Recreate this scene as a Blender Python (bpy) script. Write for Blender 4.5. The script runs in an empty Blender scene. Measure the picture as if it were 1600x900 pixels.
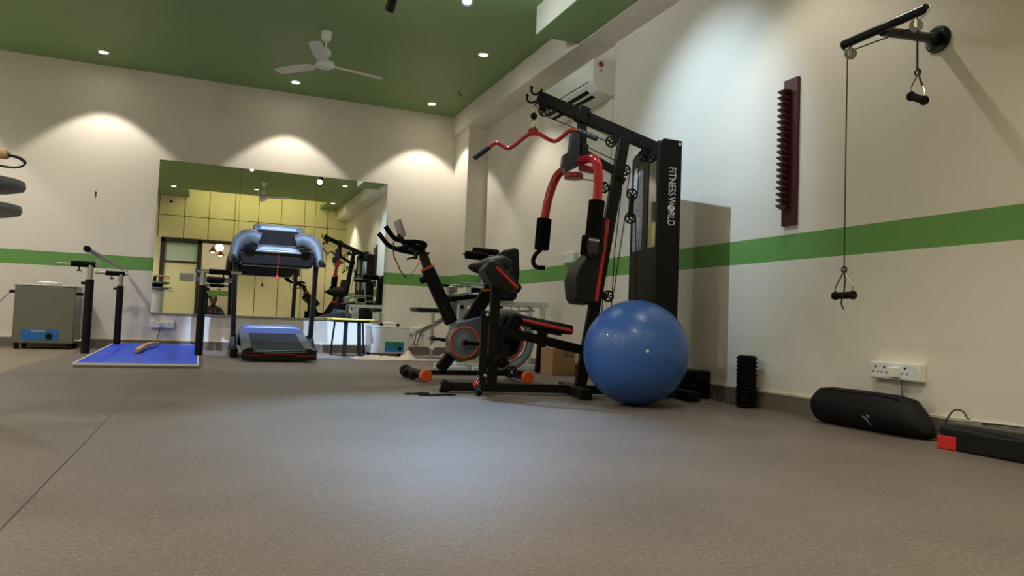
import bpy, bmesh, math, random
from mathutils import Vector, Matrix, Euler
random.seed(7)
SC = bpy.context.scene
COL = SC.collection
PI = math.pi
V = Vector

# ------------------------------------------------------------------ helpers
class MB:
    """collects shapes and links them as ONE mesh object"""
    def __init__(s): s.bm = bmesh.new()
    def _xf(s, geom, m):
        vs = [g for g in geom if isinstance(g, bmesh.types.BMVert)]
        bmesh.ops.transform(s.bm, matrix=m, verts=vs)
    def box(s, c, d, rot=None):
        r = bmesh.ops.create_cube(s.bm, size=1)
        R = rot.to_4x4() if isinstance(rot, Matrix) else (Euler(rot).to_matrix().to_4x4() if rot else Matrix())
        s._xf(r['verts'], Matrix.Translation(c) @ R @ Matrix.Diagonal((*d, 1)))
        return s
    def bar(s, a, b, w, h, up=(0, 0, 1)):
        """rectangular bar from a to b, w across, h along up"""
        a, b = V(a), V(b); x = (b - a); L = x.length; x.normalize()
        y = V(up).cross(x)
        if y.length < 1e-4: y = V((0, 1, 0)).cross(x)
        y.normalize(); z = x.cross(y)
        R = Matrix((x, y, z)).transposed()
        return s.box((a + b) / 2, (L, w, h), R)
    def cyl(s, a, b, r, r2=None, seg=20):
        a, b = V(a), V(b); d = b - a
        g = bmesh.ops.create_cone(s.bm, cap_ends=True, segments=seg, radius1=r, radius2=r if r2 is None else r2, depth=d.length)
        q = d.to_track_quat('Z', 'Y').to_matrix().to_4x4()
        s._xf(g['verts'], Matrix.Translation((a + b) / 2) @ q)
        return s
    def sph(s, c, r, sc=(1, 1, 1), seg=24, rot=None):
        g = bmesh.ops.create_uvsphere(s.bm, u_segments=seg, v_segments=max(6, seg // 2), radius=r)
        R = Euler(rot).to_matrix().to_4x4() if rot else Matrix()
        s._xf(g['verts'], Matrix.Translation(c) @ R @ Matrix.Diagonal((*sc, 1)))
        return s
    def rings(s, rings, closed=False, caps=True):
        bm = s.bm; rv = [[bm.verts.new(p) for p in r] for r in rings]; n = len(rv[0])
        for i in range(len(rv) - (0 if closed else 1)):
            a, b = rv[i], rv[(i + 1) % len(rv)]
            for k in range(n):
                try: bm.faces.new((a[k], a[(k + 1) % n], b[(k + 1) % n], b[k]))
                except ValueError: pass
        if caps and not closed:
            bm.faces.new(rv[0][::-1]); bm.faces.new(rv[-1])
        return s
    def tube(s, pts, r, seg=10, closed=False, caps=True):
        P = [V(p) for p in pts]; n = len(P); rs = r if isinstance(r, (list, tuple)) else [r] * n
        T = []
        for i in range(n):
            a = P[(i - 1) % n] if (closed or i > 0) else P[i]
            b = P[(i + 1) % n] if (closed or i < n - 1) else P[i]
            T.append((b - a).normalized())
        u = T[0].orthogonal().normalized(); out = []
        for i in range(n):
            if i: 
                u = u - T[i] * u.dot(T[i])
                u = u.normalized() if u.length > 1e-6 else T[i].orthogonal().normalized()
            w = T[i].cross(u)
            out.append([P[i] + (u * math.cos(2 * PI * k / seg) + w * math.sin(2 * PI * k / seg)) * rs[i] for k in range(seg)])
        return s.rings(out, closed, caps)
    def lathe(s, prof, o=(0, 0, 0), ax=(0, 0, 1), seg=28):
        """prof: (radius, height) list around axis ax at o"""
        q = V(ax).to_track_quat('Z', 'Y').to_matrix(); o = V(o)
        return s.rings([[o + q @ V((max(r, 1e-4) * math.cos(2 * PI * k / seg), max(r, 1e-4) * math.sin(2 * PI * k / seg), h)) for k in range(seg)] for r, h in prof])
    def prism(s, pts, o, u, v, depth):
        """outline pts (2d) in plane o+u,v extruded along u x v by depth, centred"""
        o, u, v = V(o), V(u), V(v); w = u.cross(v).normalized()
        a = [o + u * x + v * y - w * depth / 2 for x, y in pts]
        b = [p + w * depth for p in a]
        return s.rings([a, b])
    def torus(s, c, ax, R, r, seg=28, rs=8):
        q = V(ax).to_track_quat('Z', 'Y').to_matrix(); c = V(c)
        return s.tube([c + q @ V((R * math.cos(2 * PI * k / seg), R * math.sin(2 * PI * k / seg), 0)) for k in range(seg)], r, rs, closed=True)
    def quad(s, *p):
        s.bm.faces.new([s.bm.verts.new(q) for q in p]); return s
    def build(s, name, mat, parent=None, bevel=0, seg=2, ang=35, sub=0):
        bmesh.ops.recalc_face_normals(s.bm, faces=s.bm.faces)
        me = bpy.data.meshes.new(name); s.bm.to_mesh(me); s.bm.free()
        for p in me.polygons: p.use_smooth = True
        me.set_sharp_from_angle(angle=math.radians(ang))
        me.materials.append(mat)
        o = bpy.data.objects.new(name, me); COL.objects.link(o)
        if parent: o.parent = parent
        if bevel:
            m = o.modifiers.new('bevel', 'BEVEL'); m.width = bevel; m.segments = seg; m.limit_method = 'ANGLE'; m.angle_limit = math.radians(30)
            m.harden_normals = False
        if sub:
            m = o.modifiers.new('sub', 'SUBSURF'); m.levels = sub; m.render_levels = sub
        return o

def cr(pts, n=8, closed=False):
    """smooth curve through points"""
    P = [V(p) for p in pts]; out = []; N = len(P)
    for i in range(N if closed else N - 1):
        if closed: a, b, c, d = P[i - 1], P[i], P[(i + 1) % N], P[(i + 2) % N]
        else: a, b, c, d = P[max(i - 1, 0)], P[i], P[i + 1], P[min(i + 2, N - 1)]
        for k in range(n):
            t = k / n
            out.append(0.5 * ((2 * b) + (c - a) * t + (2 * a - 5 * b + 4 * c - d) * t * t + (3 * b - a - 3 * c + d) * t ** 3))
    if not closed: out.append(P[-1])
    return out

def tag(o, label=None, cat=None, group=None, kind=None):
    if label: o['label'] = label
    if cat: o['category'] = cat
    if group: o['group'] = group
    if kind: o['kind'] = kind
    return o
def thing(name, label, cat, loc=(0, 0, 0), rz=0, group=None):
    o = bpy.data.objects.new(name, None); COL.objects.link(o); o.empty_display_size = .1
    o.location = loc; o.rotation_euler = (0, 0, rz)
    return tag(o, label, cat, group)
def struct(o): o['kind'] = 'structure'; return o
def dup(root, loc, rz=None, label=None):
    r = root.copy(); COL.objects.link(r); r.location = loc
    if rz is not None: r.rotation_euler = (0, 0, rz)
    if label: r['label'] = label
    for ch in list(root.children):
        c = ch.copy(); COL.objects.link(c); c.parent = r
        for g in list(ch.children):
            d = g.copy(); COL.objects.link(d); d.parent = c
    return r
def text_part(name, txt, size, mat, parent, loc, rot, extrude=.0008, align='CENTER', spacing=1.0):
    cu = bpy.data.curves.new(name + '_curve', 'FONT'); cu.body = txt; cu.size = size; cu.extrude = extrude
    cu.align_x = align; cu.align_y = 'CENTER'; cu.space_character = spacing
    t = bpy.data.objects.new(name + '_tmp', cu); COL.objects.link(t)
    bpy.context.view_layer.update()
    me = bpy.data.meshes.new_from_object(t.evaluated_get(bpy.context.evaluated_depsgraph_get()))
    bpy.data.objects.remove(t); bpy.data.curves.remove(cu)
    me.materials.clear(); me.materials.append(mat)
    o = bpy.data.objects.new(name, me); COL.objects.link(o); o.location = loc; o.rotation_euler = rot
    if parent: o.parent = parent
    return o

# ------------------------------------------------------------------ materials
def srgb(r, g, b):
    f = lambda c: c / 12.92 if c <= .04045 else ((c + .055) / 1.055) ** 2.4
    return (f(r / 255), f(g / 255), f(b / 255), 1)
def mat(name, col, rough=.5, metal=0, var=.06, scale=20, bump=0, bscale=200, spec=.5, coat=0, emit=None, es=0):
    m = bpy.data.materials.new(name); m.use_nodes = True
    nt = m.node_tree; N = nt.nodes; L = nt.links; b = N['Principled BSDF']
    tc = N.new('ShaderNodeTexCoord')
    no = N.new('ShaderNodeTexNoise'); no.inputs['Scale'].default_value = scale; no.inputs['Detail'].default_value = 4
    L.new(tc.outputs['Object'], no.inputs['Vector'])
    mx = N.new('ShaderNodeMix'); mx.data_type = 'RGBA'
    c = V(col[:3])
    mx.inputs[6].default_value = (*(c * (1 - var)), 1); mx.inputs[7].default_value = (*[min(1, x * (1 + var)) for x in c], 1)
    L.new(no.outputs['Fac'], mx.inputs[0]); L.new(mx.outputs[2], b.inputs['Base Color'])
    b.inputs['Roughness'].default_value = rough; b.inputs['Metallic'].default_value = metal
    b.inputs['Specular IOR Level'].default_value = spec; b.inputs['Coat Weight'].default_value = coat
    if bump:
        n2 = N.new('ShaderNodeTexNoise'); n2.inputs['Scale'].default_value = bscale; L.new(tc.outputs['Object'], n2.inputs['Vector'])
        bp = N.new('ShaderNodeBump'); bp.inputs['Strength'].default_value = bump; bp.inputs['Distance'].default_value = .002
        L.new(n2.outputs['Fac'], bp.inputs['Height']); L.new(bp.outputs['Normal'], b.inputs['Normal'])
    if emit:
        b.inputs['Emission Color'].default_value = emit; b.inputs['Emission Strength'].default_value = es
    return m
M = {}
M['black'] = mat('black_powder_coat', srgb(9, 9, 10), .5, bump=.15, bscale=400, spec=.25)
M['blackgloss'] = mat('black_gloss_plastic', srgb(9, 9, 11), .28, spec=.35)
M['foam'] = mat('black_foam', srgb(10, 10, 11), .9, spec=.15, bump=.6, bscale=500)
M['vinyl'] = mat('black_vinyl', srgb(12, 12, 14), .5, bump=.2, bscale=300, spec=.35)
M['rubber'] = mat('black_rubber', srgb(10, 10, 10), .75, spec=.25)
M['bluegrey'] = mat('dark_grey_plastic', srgb(40, 46, 60), .4)
M['red'] = mat('red_gloss_paint', srgb(190, 18, 34), .22, coat=.5)
M['redpipe'] = mat('red_vinyl_piping', srgb(190, 42, 36), .45)
M['darkred'] = mat('dark_red_metal', srgb(150, 18, 48), .3, coat=.4)
M['orange'] = mat('orange_plastic', srgb(226, 92, 40), .45)
M['chrome'] = mat('chrome', srgb(205, 205, 205), .14, 1, var=.02)
M['steel'] = mat('brushed_steel', srgb(168, 168, 160), .38, 1, var=.05, scale=60)
M['white'] = mat('white_plastic', srgb(226, 226, 218), .35, var=.02)
M['whitemetal'] = mat('white_enamel', srgb(222, 226, 228), .3, var=.03)
M['grey'] = mat('grey_plastic', srgb(120, 124, 132), .4)
M['lightgrey'] = mat('light_grey_plastic', srgb(160, 162, 166), .4)
M['silverplastic'] = mat('silver_plastic', srgb(150, 150, 152), .3, .6)
M['wood'] = mat('pale_wood', srgb(196, 150, 108), .5, var=.2, scale=30)
M['maroon'] = mat('maroon_wood', srgb(66, 8, 13), .45, var=.15, scale=25)
M['cardboard'] = mat('cardboard', srgb(166, 130, 92), .8, var=.08)
M['yellow'] = mat('yellow_seat', srgb(214, 190, 84), .45)
M['cord'] = mat('black_cord', srgb(20, 20, 20), .6)
M['white_ink'] = mat('white_lettering', srgb(225, 228, 230), .4, var=.0)
M['grey_ink'] = mat('grey_lettering', srgb(120, 122, 126), .5, var=.0)
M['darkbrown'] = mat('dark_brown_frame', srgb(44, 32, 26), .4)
M['skin'] = mat('skin', srgb(104, 70, 52), .55)
M['cloth_dark'] = mat('dark_clothes', srgb(30, 30, 36), .85, bump=.3, bscale=150)
M['hair'] = mat('black_hair', srgb(16, 13, 12), .5)
M['copper'] = mat('copper_shade', srgb(170, 100, 60), .35, .8)

def emis(name, col, s):
    m = bpy.data.materials.new(name); m.use_nodes = True; nt = m.node_tree
    e = nt.nodes.new('ShaderNodeEmission'); e.inputs[0].default_value = (*col, 1); e.inputs[1].default_value = s
    nt.links.new(e.outputs[0], nt.nodes['Material Output'].inputs[0]); return m
M['warm_lens'] = emis('warm_lamp_lens', (1, .86, .66), 40)
M['cool_lens'] = emis('cool_lamp_lens', (.72, .88, 1), 3)
M['bulb'] = emis('amber_bulb', (1, .72, .4), 14)
M['led'] = emis('cove_led', (1, .93, .45), 2.6)
M['chandle'] = M['white']

def wall_mat(name, stripe=True):
    """cream paint with one green painted band between two heights"""
    m = bpy.data.materials.new(name); m.use_nodes = True; nt = m.node_tree; N = nt.nodes; L = nt.links; b = N['Principled BSDF']
    g = N.new('ShaderNodeNewGeometry'); sp = N.new('ShaderNodeSeparateXYZ'); L.new(g.outputs['Position'], sp.inputs[0])
    no = N.new('ShaderNodeTexNoise'); no.inputs['Scale'].default_value = 1.6; no.inputs['Detail'].default_value = 6; L.new(g.outputs['Position'], no.inputs['Vector'])
    mx = N.new('ShaderNodeMix'); mx.data_type = 'RGBA'
    mx.inputs[6].default_value = srgb(221, 216, 204); mx.inputs[7].default_value = srgb(229, 224, 213)
    L.new(no.outputs['Fac'], mx.inputs[0]); out = mx.outputs[2]
    if stripe:
        a = N.new('ShaderNodeMath'); a.operation = 'GREATER_THAN'; a.inputs[1].default_value = .916; L.new(sp.outputs[2], a.inputs[0])
        c = N.new('ShaderNodeMath'); c.operation = 'LESS_THAN'; c.inputs[1].default_value = 1.074; L.new(sp.outputs[2], c.inputs[0])
        k = N.new('ShaderNodeMath'); k.operation = 'MULTIPLY'; L.new(a.outputs[0], k.inputs[0]); L.new(c.outputs[0], k.inputs[1])
        m2 = N.new('ShaderNodeMix'); m2.data_type = 'RGBA'; L.new(k.outputs[0], m2.inputs[0]); L.new(out, m2.inputs[6])
        m2.inputs[7].default_value = srgb(106, 158, 84); out = m2.outputs[2]
    L.new(out, b.inputs['Base Color']); b.inputs['Roughness'].default_value = .6; b.inputs['Specular IOR Level'].default_value = .3
    bp = N.new('ShaderNodeBump'); bp.inputs['Strength'].default_value = .08; n3 = N.new('ShaderNodeTexNoise'); n3.inputs['Scale'].default_value = 60
    L.new(g.outputs['Position'], n3.inputs['Vector']); L.new(n3.outputs['Fac'], bp.inputs['Height']); L.new(bp.outputs[0], b.inputs['Normal'])
    return m
M['wall'] = wall_mat('cream_wall_green_band'); M['cream'] = wall_mat('cream_paint', False)
M['green'] = mat('green_ceiling_paint', srgb(120, 150, 96), .55, var=.04, scale=2)
M['tile'] = mat('grey_granite_skirting', srgb(118, 108, 100), .25, var=.15, scale=60)
M['ledge'] = mat('cream_skirting_top', srgb(210, 200, 178), .4)

def floor_mat():
    m = bpy.data.materials.new('grey_rubber_floor'); m.use_nodes = True; nt = m.node_tree; N = nt.nodes; L = nt.links; b = N['Principled BSDF']
    g = N.new('ShaderNodeNewGeometry'); sp = N.new('ShaderNodeSeparateXYZ'); L.new(g.outputs['Position'], sp.inputs[0])
    def noise(sc, d=4):
        n = N.new('ShaderNodeTexNoise'); n.inputs['Scale'].default_value = sc; n.inputs['Detail'].default_value = d
        L.new(g.outputs['Position'], n.inputs['Vector']); return n.outputs['Fac']
    def ramp(x, p0, c0, p1, c1):
        r = N.new('ShaderNodeValToRGB'); r.color_ramp.elements[0].position = p0; r.color_ramp.elements[0].color = c0
        r.color_ramp.elements[1].position = p1; r.color_ramp.elements[1].color = c1; L.new(x, r.inputs[0]); return r.outputs[0]
    def mix(f, a, c, mode='MIX'):
        x = N.new('ShaderNodeMix'); x.data_type = 'RGBA'; x.blend_type = mode
        if isinstance(f, float): x.inputs[0].default_value = f
        else: L.new(f, x.inputs[0])
        L.new(a, x.inputs[6])
        if isinstance(c, tuple): x.inputs[7].default_value = c
        else: L.new(c, x.inputs[7])
        return x.outputs[2]
    base = ramp(noise(2.2, 6), .3, srgb(109, 99, 92), .7, srgb(121, 110, 102))
    fine = ramp(noise(90, 3), .35, (.72, .72, .72, 1), .7, (1.12, 1.12, 1.12, 1))
    base = mix(1.0, base, fine, 'MULTIPLY')
    vo = N.new('ShaderNodeTexVoronoi'); vo.inputs['Scale'].default_value = 75; L.new(g.outputs['Position'], vo.inputs['Vector'])
    sp1 = N.new('ShaderNodeMath'); sp1.operation = 'LESS_THAN'; sp1.inputs[1].default_value = .13; L.new(vo.outputs['Distance'], sp1.inputs[0])
    wn = N.new('ShaderNodeSeparateColor'); L.new(vo.outputs['Color'], wn.inputs[0])
    sp2 = N.new('ShaderNodeMath'); sp2.operation = 'GREATER_THAN'; sp2.inputs[1].default_value = .8; L.new(wn.outputs[0], sp2.inputs[0])
    spk = N.new('ShaderNodeMath'); spk.operation = 'MULTIPLY'; L.new(sp1.outputs[0], spk.inputs[0]); L.new(sp2.outputs[0], spk.inputs[1])
    base = mix(spk.outputs[0], base, srgb(170, 166, 158))
    # seams between the 0.91 m wide rubber rolls
    a = N.new('ShaderNodeMath'); a.operation = 'ADD'; a.inputs[1].default_value = .385 + .91 * 10; L.new(sp.outputs[0], a.inputs[0])
    d = N.new('ShaderNodeMath'); d.operation = 'DIVIDE'; d.inputs[1].default_value = .91; L.new(a.outputs[0], d.inputs[0])
    f = N.new('ShaderNodeMath'); f.operation = 'FRACT'; L.new(d.outputs[0], f.inputs[0])
    s0 = N.new('ShaderNodeMath'); s0.operation = 'LESS_THAN'; s0.inputs[1].default_value = .006; L.new(f.outputs[0], s0.inputs[0])
    lt = N.new('ShaderNodeMath'); lt.operation = 'LESS_THAN'; lt.inputs[1].default_value = 0.3; L.new(sp.outputs[0], lt.inputs[0])
    sk = N.new('ShaderNodeMath'); sk.operation = 'MULTIPLY'; L.new(s0.outputs[0], sk.inputs[0]); L.new(lt.outputs[0], sk.inputs[1])
    base = mix(sk.outputs[0], base, srgb(62, 56, 50))
    # the roll along the left wall is mixed towards tan
    lw = N.new('ShaderNodeMath'); lw.operation = 'LESS_THAN'; lw.inputs[1].default_value = -1.295; L.new(sp.outputs[0], lw.inputs[0])
    base = mix(lw.outputs[0], base, mix(.5, base, srgb(150, 130, 104)))
    L.new(base, b.inputs['Base Color'])
    b.inputs['Roughness'].default_value = .48; b.inputs['Specular IOR Level'].default_value = .45
    bp = N.new('ShaderNodeBump'); bp.inputs['Strength'].default_value = .12; bp.inputs['Distance'].default_value = .002
    L.new(noise(260, 2), bp.inputs['Height']); L.new(bp.outputs[0], b.inputs['Normal'])
    return m
M['floor'] = floor_mat()

def mirror_mat():
    m = bpy.data.materials.new('mirror_glass'); m.use_nodes = True; b = m.node_tree.nodes['Principled BSDF']
    b.inputs['Metallic'].default_value = 1; b.inputs['Roughness'].default_value = 0.0; b.inputs['Base Color'].default_value = (.86, .9, .84, 1); return m
M['mirror'] = mirror_mat()
def glass_mat(name, tint, gl=.12):
    m = bpy.data.materials.new(name); m.use_nodes = True; nt = m.node_tree; N = nt.nodes; L = nt.links
    t = N.new('ShaderNodeBsdfTransparent'); t.inputs[0].default_value = (*tint, 1)
    g = N.new('ShaderNodeBsdfGlossy'); g.inputs[1].default_value = .03
    lw = N.new('ShaderNodeLayerWeight'); lw.inputs[0].default_value = .25
    ad = N.new('ShaderNodeMath'); ad.operation = 'ADD'; ad.inputs[1].default_value = gl; ad.use_clamp = True; L.new(lw.outputs['Fresnel'], ad.inputs[0])
    mx = N.new('ShaderNodeMixShader'); L.new(ad.outputs[0], mx.inputs[0]); L.new(t.outputs[0], mx.inputs[1]); L.new(g.outputs[0], mx.inputs[2])
    L.new(mx.outputs[0], N['Material Output'].inputs[0]); return m
M['acrylic'] = glass_mat('clear_acrylic', (.9, .93, .93), .07); M['acrylic2'] = glass_mat('glossy_acrylic', (.88, .9, .9), .3)
M['frosted'] = mat('frosted_pane', srgb(186, 200, 186), .5)

def ball_mat():
    m = mat('blue_vinyl_ball', srgb(50, 96, 172), .36, var=.04, scale=5, coat=.15); nt = m.node_tree; N = nt.nodes; L = nt.links
    tc = N.new('ShaderNodeTexCoord'); w = N.new('ShaderNodeTexWave'); w.wave_type = 'BANDS'; w.bands_direction = 'Z'; w.wave_profile = 'SIN'
    w.inputs['Scale'].default_value = 16; L.new(tc.outputs['Object'], w.inputs['Vector'])
    bp = N.new('ShaderNodeBump'); bp.inputs['Strength'].default_value = .12; bp.inputs['Distance'].default_value = .003
    L.new(w.outputs['Fac'], bp.inputs['Height']); L.new(bp.outputs[0], N['Principled BSDF'].inputs['Normal']); return m
M['ball'] = ball_mat()
def chart_mat():
    m = bpy.data.materials.new('printed_exercise_chart'); m.use_nodes = True; nt = m.node_tree; N = nt.nodes; L = nt.links; b = N['Principled BSDF']
    tc = N.new('ShaderNodeTexCoord'); br = N.new('ShaderNodeTexBrick'); L.new(tc.outputs['Generated'], br.inputs['Vector'])
    sp = N.new('ShaderNodeSeparateXYZ'); cb = N.new('ShaderNodeCombineXYZ'); L.new(tc.outputs['Generated'], sp.inputs[0])
    L.new(sp.outputs[1], cb.inputs[0]); L.new(sp.outputs[2], cb.inputs[1]); L.new(cb.outputs[0], br.inputs['Vector'])
    br.inputs['Scale'].default_value = 1; br.inputs['Brick Width'].default_value = .2; br.inputs['Row Height'].default_value = .08; br.inputs['Mortar Size'].default_value = .012
    br.offset = 0; br.inputs['Color1'].default_value = srgb(222, 230, 242); br.inputs['Color2'].default_value = srgb(236, 226, 234); br.inputs['Mortar'].default_value = srgb(250, 252, 254)
    no = N.new('ShaderNodeTexNoise'); no.inputs['Scale'].default_value = 38; L.new(tc.outputs['Generated'], no.inputs['Vector'])
    rp = N.new('ShaderNodeValToRGB'); rp.color_ramp.elements[0].position = .36; rp.color_ramp.elements[0].color = srgb(150, 150, 168); rp.color_ramp.elements[1].position = .46; rp.color_ramp.elements[1].color = (1, 1, 1, 1)
    L.new(no.outputs['Fac'], rp.inputs[0])
    mx = N.new('ShaderNodeMix'); mx.data_type = 'RGBA'; mx.blend_type = 'MULTIPLY'; mx.inputs[0].default_value = .35
    L.new(br.outputs['Color'], mx.inputs[6]); L.new(rp.outputs[0], mx.inputs[7]); L.new(mx.outputs[2], b.inputs['Base Color'])
    b.inputs['Roughness'].default_value = .4
    tl = N.new('ShaderNodeBsdfTranslucent'); L.new(mx.outputs[2], tl.inputs[0]); ms = N.new('ShaderNodeMixShader'); ms.inputs[0].default_value = .5
    L.new(b.outputs[0], ms.inputs[1]); L.new(tl.outputs[0], ms.inputs[2]); L.new(ms.outputs[0], N['Material Output'].inputs[0]); return m
M['chart'] = chart_mat()
def mat_blue():
    return mat('blue_vinyl_mat', srgb(16, 72, 220), .5, var=.05, scale=6)
M['bluemat'] = mat_blue()
def label_mat():
    m = bpy.data.materials.new('blue_green_panel'); m.use_nodes = True; nt = m.node_tree; N = nt.nodes; L = nt.links; b = N['Principled BSDF']
    tc = N.new('ShaderNodeTexCoord'); sp = N.new('ShaderNodeSeparateXYZ'); L.new(tc.outputs['Generated'], sp.inputs[0])
    r = N.new('ShaderNodeValToRGB'); r.color_ramp.elements[0].color = srgb(60, 128, 196); r.color_ramp.elements[0].position = .3
    r.color_ramp.elements[1].color = srgb(30, 134, 112); r.color_ramp.elements[1].position = .7; L.new(sp.outputs[2], r.inputs[0]); L.new(r.outputs[0], b.inputs['Base Color']); b.inputs['Roughness'].default_value = .35; return m
M['panel_bg'] = label_mat()
M['panel_blue'] = mat('blue_control_panel', srgb(32, 110, 178), .4)
M['heater'] = mat('grey_steel_cabinet', srgb(120, 124, 114), .32, .55, var=.04)
M['sheet'] = mat('crumpled_plastic_sheet', srgb(214, 204, 190), .35, var=.08, scale=8)
M['door'] = mat('cream_door_leaf', srgb(206, 194, 150), .45)
M['panelwall'] = mat('cream_wall_panel', srgb(214, 200, 158), .5, var=.02)
M['hood'] = mat('silver_blue_hood', srgb(84, 92, 130), .35, .2)
M['treadgrey'] = mat('titanium_grey_plastic', srgb(70, 69, 70), .5, .1)
M['treadscreen'] = mat('dark_glossy_console', srgb(24, 24, 27), .1)
M['belt'] = mat('black_running_belt', srgb(20, 20, 20), .8, spec=.2, bump=.4, bscale=300)
M['bikegrey'] = mat('blue_grey_fairing', srgb(98, 108, 124), .38, .1)
M['bikering'] = mat('pale_grey_fairing', srgb(140, 148, 164), .4)

# ------------------------------------------------------------------ room shell
XL, XR, YF, YB, H = -3.4, 3.227, -0.62, 9.589, 3.277
REC = 3.25
struct(MB().box((-.05, 4.55, -.05), (6.9, 10.7, .1)).build('floor', M['floor']))
struct(MB().box((0, -2.3, -.05), (4.2, 2.99, .1)).build('floor_passage', M['tile']))
# ceiling with the recessed light cove above the entrance wall
cx0, cx1, cy1 = -.66, 2.5, .66
c = MB()
c.box(((XL + 3.4) / 2, (cy1 + YB) / 2, H + .06), (3.4 - XL, YB - cy1, .12))
c.box(((XL + cx0) / 2, (YF - .2 + cy1) / 2, H + .06), (cx0 - XL, cy1 - YF + .2, .12))
c.box(((cx1 + 3.4) / 2, (YF - .2 + cy1) / 2, H + .06), (3.4 - cx1, cy1 - YF + .2, .12))
struct(c.build('ceiling', M['green']))
c = MB(); c.box(((cx0 + cx1) / 2, 0, H + .46), (cx1 - cx0 + .3, 1.7, .06)).box(((cx0 + cx1) / 2, cy1 + .03, H + .28), (cx1 - cx0 + .2, .06, .34))
c.box((cx0 - .05, 0, H + .28), (.1, 1.4, .34)).box((cx1 + .05, 0, H + .28), (.1, 1.4, .34))
struct(c.build('trim_1', M['cream']))
struct(MB().box((0, YB + .06, H / 2), (7.2, .12, H + .1)).build('wall_back', M['wall']))
w = MB(); w.box((REC + .1, 7.6, H / 2), (.2, 4.2, H + .1)); w.box((XR + .1, 2.4, H / 2), (.2, 6.54, H + .1))
struct(w.build('wall_right', M['wall']))
struct(MB().box((XL - .06, 4.45, H / 2), (.12, 10.7, H + .1)).build('wall_left', M['wall']))
# front wall: cream panels with dark joints, a doorway and a door
fw = MB(); t = .12; yc = YF - t / 2
fw.box(((XL - 1.24) / 2, yc, 1.11), (-1.24 - XL, t, 2.22)); fw.box(((.45 + XR) / 2, yc, 1.11), (XR - .45, t, 2.22))
fw.box(((XL + XR) / 2, yc, 2.22 + .8), (XR - XL, t, 1.6)); fw.box((-.32, yc, 1.11), (.05, t, 2.22))
front = struct(fw.build('wall_front', M['panelwall']))
jn = MB()
for x in (-1.9, -1.32, -.75, -.19, .41, .98, 1.54, 2.12, 2.72): jn.box((x, YF + .001, 2.98), (.014, .006, 1.48))
for x in (.98, 1.54, 2.12, 2.72): jn.box((x, YF + .001, 1.15), (.014, .006, 2.12))
jn.box((0, YF + .001, 2.79), (6.8, .006, .014)); jn.box((.2, YF + .002, 2.235), (2.9, .012, .03))
struct(jn.build('trim_2', M['darkbrown'], front))
# door with frame, transom and grille (seen in the mirror)
d = MB(); d.box((-1.19, YF - .03, 1.11), (.1, .16, 2.22)); d.box((-.36, YF - .03, 1.11), (.1, .16, 2.22)); d.box((-.775, YF - .03, 2.18), (.92, .16, .1)); d.box((-.775, YF - .03, 1.66), (.75, .1, .04))
d.box((.42, YF - .03, 1.11), (.07, .16, 2.22)); d.box((.04, YF - .03, 2.2), (.8, .16, .07))
door = struct(d.build('door_1', M['darkbrown'], None, .004))
MB().box((-.775, YF - .03, .83), (.75, .045, 1.62)).build('door_leaf', M['door'], door, .003)
MB().box((-.775, YF - .03, 1.905), (.74, .012, .46)).build('transom_pane', M['frosted'], door)
g = MB()
for k in range(9): g.box((-.62, YF - .004, 1.2 + k * .022), (.32, .008, .012))
g.build('vent_grille', M['grey'], door)
MB().cyl((-1.03, YF + .0, 1.0), (-1.03, YF + .05, 1.0), .012).bar((-1.03, YF + .05, 1.0), (-.92, YF + .05, 1.0), .016, .02).build('door_handle', M['chrome'], door, .003)
# passage behind the doorway
pw = MB(); pw.box((-1.3, -2.2, 1.2), (.1, 2.9, 2.5)); pw.box((1.5, -2.2, 1.2), (.1, 2.9, 2.5)); pw.box((.1, -3.65, 1.2), (2.9, .1, 2.5)); pw.box((.1, -2.2, 2.48), (2.9, 3.0, .1))
struct(pw.build('wall_passage', M['wall']))
# right side: beam, corner pillar, dropped soffit box
struct(MB().box(((2.945 + REC) / 2 + .02, (YF + YB) / 2, 3.15), (REC - 2.945 + .04, YB - YF, .27)).build('trim_3', M['cream'], None, .004))
struct(MB().box(((2.985 + REC) / 2 + .02, 9.3, 1.5), (REC - 2.985 + .04, .6, 3.03)).build('trim_4', M['wall'], None, .004))
b = MB(); b.box((2.875, 5.265, 3.16), (.71, 1.15, .27)); sof = struct(b.build('trim_5', M['cream']))
struct(MB().box((2.875, 5.265, 3.022), (.712, 1.152, .008)).build('trim_6', M['green'], sof))
struct(MB().box((XR + .006, 5.673, 1.6), (.010, .006, 2.96)).build('trim_shade_line', M['darkbrown']))  # dark strip standing in for the shadow line at the wall step
# skirting: granite strip with a cream top lip
for nm, cc, dd in (('baseboard_back', (-.2, YB - .006, .05), (6.4, .012, .1)), ('baseboard_right', (XR - .006, 2.7, .05), (.012, 5.9, .1)), ('baseboard_recess', (REC - .006, 7.4, .05), (.012, 3.2, .1)),
                   ('baseboard_pillar', (2.979, 9.3, .05), (.012, .6, .1)), ('baseboard_left', (XL + .006, 4.7, .05), (.012, 9.7, .1))):
    o = struct(MB().box(cc, dd).build(nm, M['tile']))
    d2 = (dd[0] + (.004 if dd[0] < .02 else 0), dd[1] + (.004 if dd[1] < .02 else 0), .012)
    struct(MB().box((cc[0], cc[1], .105), d2).build('skirting_lip', M['ledge'], o))

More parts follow.
